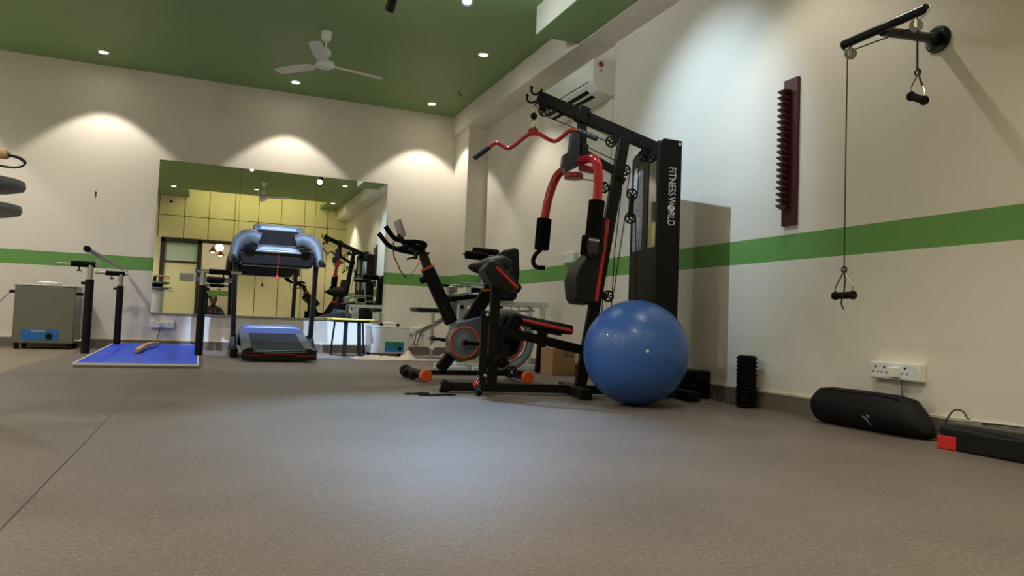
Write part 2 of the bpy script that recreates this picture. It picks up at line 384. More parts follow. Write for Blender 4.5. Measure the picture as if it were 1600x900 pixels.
# ------------------------------------------------------------------ lamps
def spot(parent, loc, target, power, ang, blend, col, r=.03, name='lamp'):
    l = bpy.data.lights.new(name, 'SPOT'); l.energy = power; l.spot_size = math.radians(ang); l.spot_blend = blend; l.color = col; l.shadow_soft_size = r
    o = bpy.data.objects.new(name, l); COL.objects.link(o)
    d = V(target) - V(loc); o.rotation_euler = d.to_track_quat('-Z', 'Y').to_euler()
    o.location = V(loc) - (parent.location if parent else V())
    o.parent = parent; return o
WARM = (1, .91, .78)
DL = [(-3.05, 9.08, 'warm downlight nearest the left wall, in the row along the mirror wall'), (-1.255, 9.08, 'lit warm downlight in green ceiling above the grey steel heater'), (.788, 9.09, 'lit warm downlight in green ceiling just below the fan, above the mirror'),
      (2.50, 9.12, 'lit warm downlight in green ceiling at the far right corner'), (2.493, 7.15, 'lit warm downlight in green ceiling beside the beam over the cable gym'),
      (2.51, 3.27, 'warm downlight in ceiling over the peg board wall'), (2.65, .63, 'warm downlight near the entrance wall on the right'), (-.95, .94, 'warm downlight near the entrance door'), (.795, 1.65, 'warm downlight in the middle near the light cove'),
      (-2.5, 7.15, 'added fill downlight at the far left, over the blue platform side'), (-2.5, 5.2, 'added fill downlight at the left side halfway along the room'), (-2.3, 3.1, 'added fill downlight at the left side over the tray stand'), (-2.3, 1.3, 'added fill downlight at the left side near the entrance')]  # this left-side row is added fill, raising the ambient light
dl0 = None
for x, y, lab in DL:
    if dl0 is None:
        dl0 = thing('ceiling_downlight', lab, 'ceiling light', (x, y, H), 0, 'round ceiling downlights')
        MB().lathe([(.044, -.001), (.062, -.001), (.06, -.008), (.046, -.01), (.044, -.001)]).build('trim_ring', M['white'], dl0)
        MB().cyl((0, 0, -.001), (0, 0, -.006), .043, seg=24).build('lens', M['warm_lens'], dl0)
        o = dl0
    else: o = dup(dl0, (x, y, H), None, lab)
for o in [o for o in list(COL.objects) if o.name.startswith('ceiling_downlight')]:
    p = o.location; back = p.y > 9; fill = p.x < -2 and not back
    pw = 52 if back else (125 if fill else (60 if p.y > 5 else (33 if p.y > 3 else 85)))
    spot(o, (p.x, p.y, H - .03), (p.x, p.y, 0), pw, 90 if back else (150 if fill else 100), .22 if back else .5, (1, .95, .88) if fill else WARM, .14 if fill else .03, 'downlight_lamp')
COOL = (.38, .64, 1)
# three spot heads hanging from the ceiling, and one small recessed cool lamp
PD = [((.52, 5.42), (.80, 9.5, .15), 640, 27, 'black hanging spotlight, leftmost of the three above the floor'), ((1.22, 5.80), (.95, 9.5, .15), 520, 28, 'black hanging spotlight at the top edge, left of the beam'),
      ((1.74, 5.43), (1.0, 3.4, 0), 420, 42, 'black hanging spotlight with cool white light, nearest the beam')]
for (x, y), tg, pw, ang, lab in PD:
    t = thing('pendant_spotlight', lab, 'spotlight', (x, y, H), 0, 'hanging spotlights')
    p0 = V((0, 0, -.24)); dr = (V(tg) - V((x, y, H - .24))).normalized()
    MB().cyl((0, 0, 0), (0, 0, -.02), .045).build('canopy', M['blackgloss'], t)
    MB().cyl((0, 0, -.02), (0, 0, -.2), .009).build('stem', M['blackgloss'], t)
    a, b2 = p0 - dr * .07, p0 + dr * .07
    MB().lathe([(.02, -.075), (.036, -.07), (.04, .06), (.042, .072), (.036, .072), (.034, .055)], p0, dr).build('lamp_head', M['blackgloss'], t)
    MB().cyl(p0 + dr * .05, p0 + dr * .058, .033).build('lens', M['cool_lens'], t)
    spot(t, V((x, y, H)) + p0 + dr * .085, tg, pw, ang, .25 if pw > 500 else .8, (.44, .66, 1) if pw > 500 else COOL, .025, 'spot_lamp')
sp = bpy.data.lights.new('spill_lamp', 'POINT'); sp.energy = 14; sp.color = (.84, .93, 1); sp.shadow_soft_size = .04
so = bpy.data.objects.new('spill_lamp', sp); COL.objects.link(so); so.parent = t; so.location = p0 + dr * .13
t = thing('recessed_spotlight', 'small cool white recessed spotlight over the cable gym', 'spotlight', (1.39, 4.15, H))
MB().lathe([(.03, -.001), (.045, -.001), (.044, -.008), (.032, -.01)]).build('trim_ring', M['white'], t)
MB().cyl((0, 0, -.001), (0, 0, -.005), .03).build('lens', M['cool_lens'], t)
spot(t, (1.39, 4.15, H - .03), (3.2, 4.3, 1.75), 170, 56, .95, (.6, .8, 1), .02, 'spot_lamp')
# cove light strip
ledo = thing('cove_light_strip', 'long warm led strip hidden in the ceiling cove above the entrance', 'light strip', ((cx0 + cx1) / 2, cy1 - .04, H + .2))
MB().box((0, 0, 0), (cx1 - cx0 - .1, .03, .03)).build('led_tube', M['led'], ledo)
al = bpy.data.lights.new('cove_lamp', 'AREA'); al.shape = 'RECTANGLE'; al.size = 3.0; al.size_y = .05; al.energy = 13; al.color = (.95, .95, .42)
ao = bpy.data.objects.new('cove_lamp', al); COL.objects.link(ao); ao.parent = ledo; ao.location = (0, -.03, 0); ao.rotation_euler = (math.radians(-60), 0, 0)
# amber pendant pair in the passage
for k, (x, y, z) in enumerate(((-.06, -1.3, 2.0), (.13, -1.45, 1.93))):
    t = thing('pendant_lamp', 'copper pendant lamp in the doorway mirrored behind the posts, ' + ('upper left one' if k == 0 else 'lower right one'), 'pendant lamp', (x, y, 2.43), 0, 'copper pendants in the passage')
    MB().cyl((0, 0, 0), (0, 0, z - 2.43 + .14), .006).build('cord', M['cord'], t)
    MB().lathe([(.02, .14), (.03, .12), (.09, .02), (.11, 0), (.105, 0), (.085, .02), (.02, .11)], (0, 0, z - 2.43)).build('lamp_shade', M['copper'], t)
    MB().sph((0, 0, z - 2.43 + .02), .045).build('bulb', M['bulb'], t)
pl = bpy.data.lights.new('passage_lamp', 'POINT'); pl.energy = 18; pl.color = (1, .85, .65); pl.shadow_soft_size = .1
po = bpy.data.objects.new('passage_lamp', pl); COL.objects.link(po); po.location = (.1, -2.2, 2.2)

# ------------------------------------------------------------------ mirror, three sheets
mx = [-.668, .247, 1.160, 2.073]; mz0, mz1 = .43, 2.248
for k, wd in enumerate(('left', 'middle', 'right')):
    a, b2 = mx[k] + .002, mx[k + 1] - .002
    t = thing('wall_mirror', '%s sheet of the large wall mirror on the back wall' % wd, 'mirror', ((a + b2) / 2, YB - .012, mz0), 0, 'wall mirror sheets')
    MB().box((0, 0, (mz1 - mz0) / 2), (b2 - a, .01, mz1 - mz0)).build('glass', M['mirror'], t)
    MB().box((0, -.0, -.008), (b2 - a, .022, .014)).build('bottom_rail', M['steel'], t)

# ------------------------------------------------------------------ camera (phone held low in the doorway)
cd = bpy.data.cameras.new('camera'); cam = bpy.data.objects.new('camera', cd); COL.objects.link(cam); SC.camera = cam
yaw, pit, rol = .3878, .0476, .0388
cy, sy, cp, sp_ = math.cos(yaw), math.sin(yaw), math.cos(pit), math.sin(pit)
F = V((sy * cp, cy * cp, sp_)); R = V((cy, -sy, 0)); U = R.cross(F)
R2 = R * math.cos(rol) + U * math.sin(rol); U2 = U * math.cos(rol) - R * math.sin(rol)
mw = Matrix((R2, U2, -F)).transposed().to_4x4(); mw.translation = (0, 0, .471); cam.matrix_world = mw
cd.sensor_width = 36; cd.lens = 36 * 1142.69 / 1600; cd.clip_start = .05

# ------------------------------------------------------------------ cable home gym
G = thing('home_gym', 'black and red cable multi gym with tall weight tower beside the blue ball', 'exercise machine', (2.33, 4.42, 0), math.radians(-13))
bk, bg = M['black'], M['blackgloss']
MB().bar((-.94, 0, .04), (.66, 0, .04), .06, .056).build('base_beam', bk, G, .004)
MB().bar((-.04, -.31, .034), (-.04, .31, .034), .08, .062).build('foot', bk, G, .005)
MB().bar((.69, -.30, .034), (.69, .36, .034), .08, .062).build('foot', bk, G, .005)
f = MB().cyl((-.91, -.055, .05), (-.91, .1, .05), .028).build('foot', M['rubber'], G, .003)
MB().bar((-.915, -.02, .012), (-.915, .08, .012), .06, .022).build('foot', M['rubber'], G, .003)
MB().bar((0, 0, .06), (.255, 0, 1.78), .06, .075, (1, 0, 0)).build('upright_post', bk, G, .004)
MB().bar((-.36, 0, 2.013), (.50, 0, 1.722), .055, .078).build('boom', bk, G, .004)
h = MB(); h.box((-.362, 0, 2.01), (.014, .075, .11), (0, .32, 0))
for s, dx, dz_ in ((-1, .006, .014), (1, -.012, -.026)): h.tube(cr([(-.36, .025 * s, 2.03 + dz_), (-.39 + dx, .028 * s, 2.005 + dz_), (-.42 + dx, .03 * s, 2.02 + dz_), (-.422 + dx, .03 * s, 2.05 + dz_)], 5), .0075, 8); h.sph((-.422 + dx, .03 * s, 2.053 + dz_), .0115, seg=10)
h.build('bar_hook', bk, G, .002)
MB().bar((-.052, 0, 1.95), (-.045, 0, 1.63), .05, .06, (1, 0, 0)).build('hanger_post', bk, G, .003)
c = MB(); c.box((-.05, 0, 1.915), (.075, .07, .11), (0, .33, 0)); c.cyl((-.01, -.034, 1.925), (-.01, -.045, 1.925), .013)
c.build('clamp_collar', bk, G, .003)
MB().bar((-.03, 0, 1.655), (.20, 0, 1.54), .04, .05).build('brace_strut', bk, G, .003)
MB().prism([(-.121, 1.80), (-.075, 1.80), (-.065, 1.62), (-.085, 1.555), (-.165, 1.505), (-.17, 1.54), (-.182, 1.55), (-.178, 1.625), (-.14, 1.645)], (0, 0, 0), (1, 0, 0), (0, 0, 1), .09).build('pivot_bracket', M['bluegrey'], G, .006)
MB().box((-.035, 0, 1.665), (.05, .1, .08)).build('stop_block', bg, G, .004)
# red press arm
arm = cr([(-.234, .27, 1.20), (-.215, .268, 1.34), (-.185, .262, 1.46), (-.155, .235, 1.535), (-.115, .17, 1.572), (-.075, .05, 1.588), (-.045, -.08, 1.588), (-.02, -.19, 1.575), (-.004, -.25, 1.53), (.004, -.265, 1.45), (.003, -.268, 1.34), (-.002, -.268, 1.24)], 6)
PA = MB().tube(arm, .031, 16).build('press_arm', M['red'], G)
pp = MB(); pp.cyl((-.095, 0, 1.468), (-.095, 0, 1.508), .066, seg=28); pp.bar((-.06, 0, 1.55), (.04, -.03, 1.53), .05, .045); pp.build('pivot_hub', M['darkred'], G, .006)
MB().cyl((-.233, .27, 1.225), (-.245, .272, 1.0), .053, seg=24).build('foam_grip', M['foam'], G, .008)
MB().cyl((0, -.268, 1.285), (-.018, -.27, 1.04), .053, seg=24).build('foam_grip', M['foam'], G, .008)
MB().tube(cr([(-.25, .272, 1.0), (-.285, .274, .965), (-.303, .275, .92), (-.29, .275, .885), (-.262, .275, .872), (-.215, .275, .873)], 5), .016, 10).build('hand_grip', M['rubber'], G)
MB().tube(cr([(-.02, -.27, 1.04), (-.05, -.272, 1.0), (-.065, -.273, .955), (-.05, -.273, .92), (-.022, -.273, .91), (.02, -.273, .912)], 5), .016, 10).build('hand_grip', M['rubber'], G)
# pulleys with spoked wheels
def pulley(x, y, z, r=.04, pin=True):
    w = MB(); w.torus((x, y, z), (0, 1, 0), r * .86, r * .16, 24, 8); w.cyl((x, y - .012, z), (x, y + .012, z), r * .3, seg=14)
    for k in range(5):
        a = 2 * PI * k / 5 + .3; w.bar((x + r * .22 * math.cos(a), y, z + r * .22 * math.sin(a)), (x + r * .82 * math.cos(a), y, z + r * .82 * math.sin(a)), r * .26, .014, (0, 1, 0))
    o = w.build('pulley', bg, G)
    if pin: MB().cyl((x, y - .018, z), (x, y + .018, z), r * .16, seg=10).build('axle_bolt', M['chrome'], o)
for q in ((-.318, 0, 1.922), (.155, -.02, 1.742), (.262, -.02, 1.552), (.128, .03, 1.432), (.317, -.02, 1.388), (.31, -.02, 1.222), (.40, 0, 1.665), (.170, -.02, .678), (-.483, -.05, .149)):
    pulley(*q, r=.044 if q[0] > .3 and q[2] > 1.6 else .041)
w = MB()
w.bar((-.335, .03, 1.99), (-.318, .03, 1.915), .006, .03, (1, 0, 0)); w.bar((-.335, -.03, 1.99), (-.318, -.03, 1.915), .006, .03, (1, 0, 0))
w.bar((.2, -.03, 1.75), (.15, -.03, 1.742), .006, .035); w.bar((.2, .03, 1.55), (.27, .03, 1.55), .006, .05); w.bar((.2, .0, 1.50), (.26, .0, 1.47), .06, .05)
w.bar((.42, 0, 1.74), (.40, 0, 1.665), .05, .05, (1, 0, 0)); w.bar((.12, .03, .69), (.175, .03, .678), .006, .04)
w.build('pulley_bracket', bk, G, .002)
MB().bar((.317, -.02, 1.388), (.31, -.02, 1.222), .03, .034, (1, 0, 0)).build('floating_pulley_plate', bk, G, .004)
def cable(*pts): MB().tube(pts, .0035, 6).build('cable', M['cord'], G)
cable((-.375, 0, 1.93), (-.36, 0, 1.955), (-.318, 0, 1.963), (-.29, 0, 1.95), (.13, -.02, 1.783), (.155, -.02, 1.783))
cable((-.30, 0, 1.885), (.115, -.02, 1.745)); cable((-.03, -.02, 1.70), (.22, -.02, 1.60)); cable((-.09, 0, 1.475), (.13, .03, 1.47))
cable((.30, -.02, 1.545), (.277, -.02, 1.388)); cable((.243, -.02, 1.44), (.207, -.02, 1.0), (.195, -.02, .60), (.19, -.02, .1))
cable((.271, -.02, 1.222), (.208, -.02, .70)); cable((.145, -.02, 1.0), (.133, -.02, .68), (.12, -.02, .1))
cable((.36, -.02, 1.66), (.357, -.02, 1.388)); cable((.350, -.02, 1.222), (.36, -.02, .9), (.37, -.02, .4))
# lat bar on its clip
lt = [(-.746, .26, 1.625), (-.663, .20, 1.689), (-.617, .16, 1.714), (-.585, .14, 1.698), (-.545, .11, 1.672), (-.50, .085, 1.69), (-.422, .03, 1.752), (-.385, 0, 1.76), (-.349, -.03, 1.750), (-.30, -.065, 1.715), (-.256, -.10, 1.693), (-.215, -.13, 1.718), (-.169, -.16, 1.758), (-.12, -.20, 1.75)]
LB = thing('lat_pulldown_bar', 'wavy red lat bar with dark grips hanging from front of the gym boom', 'exercise bar', G.location, math.radians(-13))
MB().tube(cr(lt, 4), .0135, 12).build('bar', M['red'], LB)
MB().cyl((-.755, .267, 1.619), (-.655, .195, 1.694), .0175).build('grip', M['bluegrey'], LB, .003)
MB().cyl((-.125, -.197, 1.752), (-.02, -.285, 1.683), .0175).build('grip', M['bluegrey'], LB, .003)
MB().prism([(-.045, 0), (.045, 0), (.035, .03), (.015, .045), (-.015, .045), (-.035, .03)], (-.387, 0, 1.758), V((1, -.7, 0)).normalized(), (0, 0, 1), .012).build('hanger_plate', M['darkred'], LB, .003)
q = MB(); q.tube([V((-.387, 0, 1.825)) + V((.013 * math.cos(a), 0, .032 * math.sin(a))) for a in [2 * PI * k / 16 for k in range(16)]], .0045, 6, closed=True)
q.tube([V((-.384, 0, 1.93)) + V((.011 * math.cos(a), 0, .028 * math.sin(a))) for a in [2 * PI * k / 16 for k in range(16)]], .0045, 6, closed=True)
q.build('snap_hook', M['chrome'], LB)
MB().sph((-.387, 0, 1.88), .024, seg=14).build('cable_stop', M['rubber'], LB)
# weight tower
tn, tf = -.25, .31
MB().prism([(.42, .03), (.58, .03), (.58, 1.725), (.45, 1.735), (.42, 1.70)], (0, tn + .02, 0), (1, 0, 0), (0, 0, 1), .04).build('side_shroud', bk, G, .006)
MB().prism([(.42, .03), (.58, .03), (.58, 1.725), (.45, 1.735), (.42, 1.70)], (0, tf - .02, 0), (1, 0, 0), (0, 0, 1), .04).build('side_shroud', bk, G, .006)
MB().box((.43, .03, .54), (.02, tf - tn - .08, .95)).build('lower_cover', bk, G, .003)
c = MB(); c.box((.44, .03, 1.675), (.04, tf - tn - .08, .085)); c.box((.5, .03, 1.712), (.15, tf - tn - .08, .03)); c.build('top_cap', bk, G, .003)
MB().box((.435, .005, 1.325), (.03, .10, .64)).build('centre_bar', bk, G, .003)
lw = MB().box((.428, .1625, 1.325), (.005, .215, .63)).build('clear_window', M['acrylic'], G)
rw = MB().box((.428, -.1275, 1.325), (.005, .165, .63)).build('clear_window', M['acrylic2'], G)
MB().box((.4235, .1625, 1.30), (.0015, .20, .56)).build('exercise_chart', M['chart'], lw)
w = MB()
for k in range(9): w.box((.5, .03, .14 + k * .046), (.09, .3, .042))
w.build('weight_stack', bk, G, .004)
MB().cyl((.5, -.06, .05), (.5, -.06, 1.70), .011).build('guide_rod', M['chrome'], G); MB().cyl((.5, .12, .05), (.5, .12, 1.70), .011).build('guide_rod', M['chrome'], G)
MB().cyl((.561, tn - .003, 1.70), (.561, tn + .01, 1.70), .011).build('cap_bolt', M['chrome'], G)
rt_ = Matrix(((0, 1, 0), (0, 0, -1), (-1, 0, 0))).to_euler()   # text runs downward, letter tops to the right, facing -t
def tower_text(s, z, length):
    o = text_part('lettering', s, .07, M['white_ink'], G, (.513, tn - .0012, z), rt_, .0006)
    xs = [v.co.x for v in o.data.vertices]; k = length / (max(xs) - min(xs)); c = (max(xs) + min(xs)) / 2
    for v in o.data.vertices: v.co.x = (v.co.x - c) * k
tower_text('FITNESS', 1.447, .187); tower_text('W', 1.319, .05); tower_text('RLD', 1.199, .088)
o = MB(); o.torus((.513, tn - .001, 1.269), (0, 1, 0), .019, .0042, 24, 6); o.cyl((.513, tn - .0006, 1.269), (.513, tn - .0016, 1.269), .013)
o.build('globe_emblem', M['white_ink'], G)
o = MB()
for a in (-.5, .0, .5): o.bar((.513 - .013, tn - .0018, 1.269 + a * .018), (.513 + .013, tn - .0018, 1.269 + a * .018 + .004), .002, .001, (0, 1, 0))
o.build('globe_lines', bk, G)
# back pad
pad = [(.10, 1.205), (.075, 1.195), (.055, 1.08), (.028, .98), (-.015, .93), (-.07, .86), (-.10, .775), (-.085, .65), (-.06, .618), (.045, .612), (.10, 1.10), (.118, 1.19)]
MB().prism(pad, (0, 0, 0), (1, 0, 0), (0, 0, 1), .32).build('back_pad', M['vinyl'], G, .016, 3)
MB().tube([(.108, -.164, 1.18), (.102, -.164, 1.10), (.075, -.164, .86), (.048, -.164, .635)], .0125, 8).build('red_piping', M['redpipe'], G)
# seat
MB().prism([(-.50, .535), (-.095, .468), (-.097, .412), (-.11, .408), (-.50, .472)], (0, 0, 0), (1, 0, 0), (0, 0, 1), .31).build('seat', M['vinyl'], G, .014, 3)
MB().tube([(-.495, -.157, .503), (-.10, -.157, .432)], .0115, 8).build('red_piping', M['redpipe'], G)
MB().bar((-.62, 0, .43), (.03, 0, .302), .045, .062).build('seat_rail', bk, G, .003)
MB().box((-.25, 0, .422), (.2, .1, .02), (0, .17, 0)).build('seat_bracket', bk, G, .003)
# leg developer mast with arm curl pad
MB().bar((-.603, 0, .06), (-.603, 0, .86), .06, .062, (1, 0, 0)).build('mast', bk, G, .004)
p2 = MB(); p2.bar((-.668, 0, .05), (-.668, 0, .545), .05, .05, (1, 0, 0)); p2.box((-.635, 0, .50), (.10, .045, .07)); p2.box((-.635, 0, .2), (.10, .045, .07)); p2.cyl((-.668, -.03, .52), (-.668, -.034, .52), .016)
p2.build('front_mast', bk, G, .006)
for z in (.12, .52): MB().cyl((-.655, -.026, z), (-.655, -.036, z), .011).build('bolt', M['chrome'], G)
lv = MB(); lv.bar((-.54, 0, .44), (-.60, 0, .2), .04, .045, (1, 0, 0)); lv.bar((-.52, 0, .45), (-.44, 0, .45), .04, .04); lv.bar((-.60, 0, .29), (-.50, 0, .28), .05, .09); lv.build('leg_lever', bk, G, .004)
for x, z in ((-.49, .48), (-.575, .222)):
    MB().cyl((x, -.25, z), (x, .25, z), .010).build('roller_axle', bk, G)
    for s in (-1, 1): MB().cyl((x, s * .06, z), (x, s * .24, z), .04, seg=22).build('foam_roller', M['foam'], G, .006)
cpd = MB(); cpd.prism([(0, 0), (.245, 0), (.255, -.035), (.24, -.095), (.06, -.125), (-.02, -.10), (-.03, -.03)], (-.63, 0, .872), (.74, 0, -.672), (.672, 0, .74), .34).build('arm_curl_pad', M['vinyl'], G, .016, 3)
MB().tube([V((-.63, -.173, .870)) + V((.74, 0, -.672)) * x + V((.672, 0, .74)) * -.03 for x in (.03, .225)], .010, 8).build('red_piping', M['redpipe'], G)
# strap cuff hanging on the right grip
K = thing('ankle_strap', 'black strap cuff with white lettering hanging on the gym right handle', 'strap', (0, 0, 0))
K.location = G.location; K.rotation_euler = G.rotation_euler
ring = [(-.02 + .055 * math.cos(a), -.30, .985 + .085 * math.sin(a)) for a in [PI * 2 * k / 20 for k in range(20)]]
MB().tube(ring, .012, 8, closed=True).build('ring', M['rubber'], K)
MB().box((-.03, -.30, .99), (.085, .012, .11), (0, .1, 0)).build('cuff', M['bluegrey'], K, .005)
MB().box((-.085, -.30, .985), (.035, .03, .13), (0, .08, 0)).build('side_pad', M['foam'], K, .006)
q = MB()
for k, wd in enumerate((.007, .008, .007, .007, .010, .008, .006)): q.box((-.052 + k * .0105, -.3075, 1.024 - k * .001), (wd, .002, .013))
q.build('lettering', M['white_ink'], K)
# handle and chain lying at the front of the gym base
hx = thing('chain_handle', 'short black handle with red collar and steel chain before the gym base', 'handle', (1.60, 4.42, 0))
MB().cyl((-.012, -.06, .020), (.0, .02, .052), .020).build('grip', M['rubber'], hx, .003)
MB().cyl((.0, .02, .052), (.006, .06, .068), .023).build('collar', M['red'], hx, .003)
q = MB()
for k in range(6): q.torus((.03 + .003 * k, .10 + .006 * k, .018 + .017 * k), (1, .2, 0) if k % 2 else (.2, 1, 0), .011, .0028, 12, 6)
q.build('chain', M['chrome'], hx)

# ------------------------------------------------------------------ gym ball
B = thing('exercise_ball', 'large shiny blue exercise ball in front of the gym tower', 'ball', (2.41, 3.86, 0))
o = MB().sph((0, 0, 0), .32, seg=64).build('shell', M['ball'], B); o.location = (0, 0, .32); o.rotation_euler = (.5, .12, 0)
dv = (V((0, 0, .471)) - V((2.41, 3.86, .32))).normalized(); dv = (dv + V((.85, -.53, 0)) * .21 + V((0, 0, .03))).normalized()
MB().lathe([(.009, -.002), (.009, .002), (.004, .004)], V((0, 0, .32)) + dv * .319, dv, 16).build('plug', M['white'], B)

# ------------------------------------------------------------------ spin bike
BY = 5.55; K5 = BY / 5.95
K_ = thing('exercise_bike', 'black spin bike with orange trim behind the cable gym', 'exercise bike', (1.95, BY, 0))
def q5(x, z, dy=0):
    k = (BY + dy) / 5.95
    return V((x * k - 1.95, dy, .471 + (z - .471) * k))
def q0(x, z, dy=0): v = q5(x, z); return V((v.x, dy, v.z))
MB().bar(q0(1.89, .45), q0(1.655, .90), .055, .10, (1, 0, 1)).build('stem_post', bk, K_, .008)
lg = MB()
for k in range(5):
    pz = q0(1.795 + .012 * k, .60 - .024 * k, -.0285)
    lg.bar(pz + V((-.012, 0, .004)), pz + V((.012, 0, .010)), .002, .008, (0, 1, 0))
lg.build('post_lettering', M['grey_ink'], K_)
MB().bar(q0(1.665, .885), q0(1.612, 1.015), .045, .068, (1, 0, 1)).build('handlebar_stem', bg, K_, .005)
MB().bar(q0(1.66, .895), q0(1.652, .912), .06, .108, (1, 0, 1)).build('orange_ring', M['orange'], K_, .003)
MB().prism([q0(1.76, .74).xz[:], q0(1.80, .72).xz[:], q0(1.87, .645).xz[:], q0(1.86, .60).xz[:], q0(1.80, .6).xz[:]], (0, 0, 0), (1, 0, 0), (0, 0, 1), .05).build('gusset', bk, K_, .004)
kb = MB(); kb.cyl(q0(1.68, .825), q0(1.645, .81), .010); kb.cyl(q0(1.65, .812), q0(1.60, .79), .026, seg=18); kb.build('adjust_knob', M['rubber'], K_, .004)
MB().bar(q0(1.575, 1.027), q0(1.665, 1.027), .07, .012).build('handlebar_plate', bk, K_, .003)
# handlebar: two horns joining in a front loop
h1 = [(1.18 - 1.95, .155, 1.134), (1.21 - 1.95, .155, 1.10), (1.265 - 1.95, .155, 1.045), (1.34 - 1.95, .14, 1.015), (1.44 - 1.95, .09, .995), (1.50 - 1.95, .03, .99)]
h2 = [(1.165 - 1.95, -.155, 1.155), (1.195 - 1.95, -.155, 1.115), (1.24 - 1.95, -.155, 1.07), (1.32 - 1.95, -.145, 1.05), (1.43 - 1.95, -.10, 1.02), (1.50 - 1.95, -.03, 1.0)]
MB().tube(cr(h1, 5), .0185, 12).build('handlebar_horn', M['foam'], K_); MB().tube(cr(h2, 5), .0185, 12).build('handlebar_horn', M['foam'], K_)
lp = [(1.33 - 1.95, -.12, 1.055), (1.42 - 1.95, -.12, 1.06), (1.495 - 1.95, -.07, 1.055), (1.51 - 1.95, 0, 1.035), (1.495 - 1.95, .07, 1.045), (1.42 - 1.95, .12, 1.04), (1.33 - 1.95, .13, 1.02)]
MB().tube(cr(lp, 6), .017, 12).build('handlebar_loop', M['foam'], K_)
MB().box((1.455 - 1.95, 0, 1.01), (.10, .09, .03), (0, .2, 0)).build('bar_clamp', bg, K_, .006)
mo = MB().box(q0(1.405, 1.215), (.03, .15, .135), (0, -.36, 0)).build('display', M['lightgrey'], K_, .008, 3)
MB().box(q0(1.405, 1.215) + V((.0165, 0, .004)), (.002, .10, .07), (0, -.36, 0)).build('screen', M['treadscreen'], mo)
MB().bar(q0(1.40, 1.17), q0(1.455, 1.08), .04, .03).build('display_mount', bg, K_, .004)
lv = MB(); lv.bar(q0(1.475, .965), q0(1.55, .99), .02, .014); lv.cyl(q0(1.55, .97), q0(1.55, 1.03), .016); lv.build('brake_lever', bg, K_, .003)
MB().tube(cr([q0(1.40, 1.16), q0(1.36, 1.10), q0(1.365, .99), q0(1.40, .92), q0(1.43, .86), q0(1.48, .81)], 6), .0045, 6).build('display_cable', M['cord'], K_)
MB().tube(cr([q0(1.59, 1.0), q0(1.575, .93), q0(1.54, .87), q0(1.51, .83)], 6), .0025, 6).build('brake_cable', M['red'], K_)
# body: crank housing, fairing and flywheel
cc = q0(1.99, .29); fc = q0(2.385, .32)
rr = .128 * 1.0
MB().prism([(cc.x - .13, cc.z + .03), (cc.x - .07, cc.z + .15), (cc.x + .05, cc.z + .19), (fc.x, fc.z + .235), (fc.x + .05, fc.z + .2), (fc.x - .05, fc.z + .1), (fc.x - .15, fc.z - .05), (cc.x + .1, cc.z - .13), (cc.x - .03, cc.z - .16), (cc.x - .12, cc.z - .09)], (0, 0, 0), (1, 0, 0), (0, 0, 1), .105).build('housing', M['bikegrey'], K_, .012)
MB().lathe([(.001, -.006), (.118, -.006), (.122, 0), (.122, .03)], (cc.x, -.052, cc.z), (0, 1, 0), 40).build('crank_disc', M['grey'], K_)
MB().torus((cc.x, -.057, cc.z), (0, 1, 0), .121, .008, 44, 8).build('orange_rim', M['orange'], K_)
MB().lathe([(.001, -.012), (.05, -.010), (.07, -.002)], (cc.x, -.054, cc.z), (0, 1, 0), 32).build('crank_cap', M['grey'], K_)
# fairing ring (three quarters) round the flywheel
arc = [(fc.x + .222 * math.cos(a), 0, fc.z + .222 * math.sin(a)) for a in [PI * (-.62 + 1.38 * k / 30) for k in range(31)]]
MB().tube(arc, .034, 14).build('flywheel_fairing', M['bikering'], K_)
fw_ = MB(); fw_.lathe([(.001, -.03), (.05, -.03), (.06, -.018), (.125, -.018), (.14, -.035), (.16, -.035), (.16, .035), (.14, .035), (.001, .03)], (fc.x, 0, fc.z), (0, 1, 0), 44)
fo = fw_.build('flywheel', bg, K_)
MB().torus((fc.x, -.034, fc.z), (0, 1, 0), .148, .007, 44, 6).build('orange_rim', M['orange'], fo)
ca = MB(); ca.bar((cc.x, -.085, cc.z), (cc.x + .15, -.09, cc.z - .012), .022, .026); ca.cyl((cc.x, -.05, cc.z), (cc.x, -.1, cc.z), .022); ca.build('crank_arm', bg, K_, .004)
pe = MB(); pe.box((cc.x + .155, -.14, cc.z - .014), (.10, .085, .022)); pe.build('pedal', M['rubber'], K_, .004)
ca = MB(); ca.bar((cc.x, .085, cc.z), (cc.x - .15, .09, cc.z + .012), .022, .026); ca.cyl((cc.x, .05, cc.z), (cc.x, .1, cc.z), .022); ca.build('crank_arm', bg, K_, .004)
MB().box((cc.x - .155, .14, cc.z + .014), (.10, .085, .022)).build('pedal', M['rubber'], K_, .004)
# seat tube, post and saddle
MB().bar(q0(2.04, .46), q0(2.20, .72), .05, .11, (1, 0, -.6)).build('seat_tube', bk, K_, .008)
MB().bar(q0(2.19, .66), q0(2.215, .90), .045, .06, (1, 0, 0)).build('seat_post', bg, K_, .004)
MB().box(q0(2.195, .745), (.085, .062, .022), (0, -.1, 0)).build('orange_collar', M['orange'], K_, .003)
sd = MB()
prof = [(2.02, .935, .018, .016), (2.05, .932, .034, .035), (2.11, .93, .05, .055), (2.17, .93, .075, .085), (2.25, .94, .105, .10), (2.33, .955, .115, .095), (2.39, .965, .085, .06)]
rg = []
for x, z, wy, hz in prof:
    p = q0(x, z); rg.append([V((p.x, wy * math.cos(a), p.z + hz * (math.sin(a) if math.sin(a) > 0 else .8 * math.sin(a)))) for a in [2 * PI * k / 20 for k in range(20)]])
sd.rings(rg).build('saddle', M['vinyl'], K_, 0, ang=60)
MB().bar(q0(2.14, .89), q0(2.3, .90), .035, .03).build('saddle_clamp', bk, K_, .004)
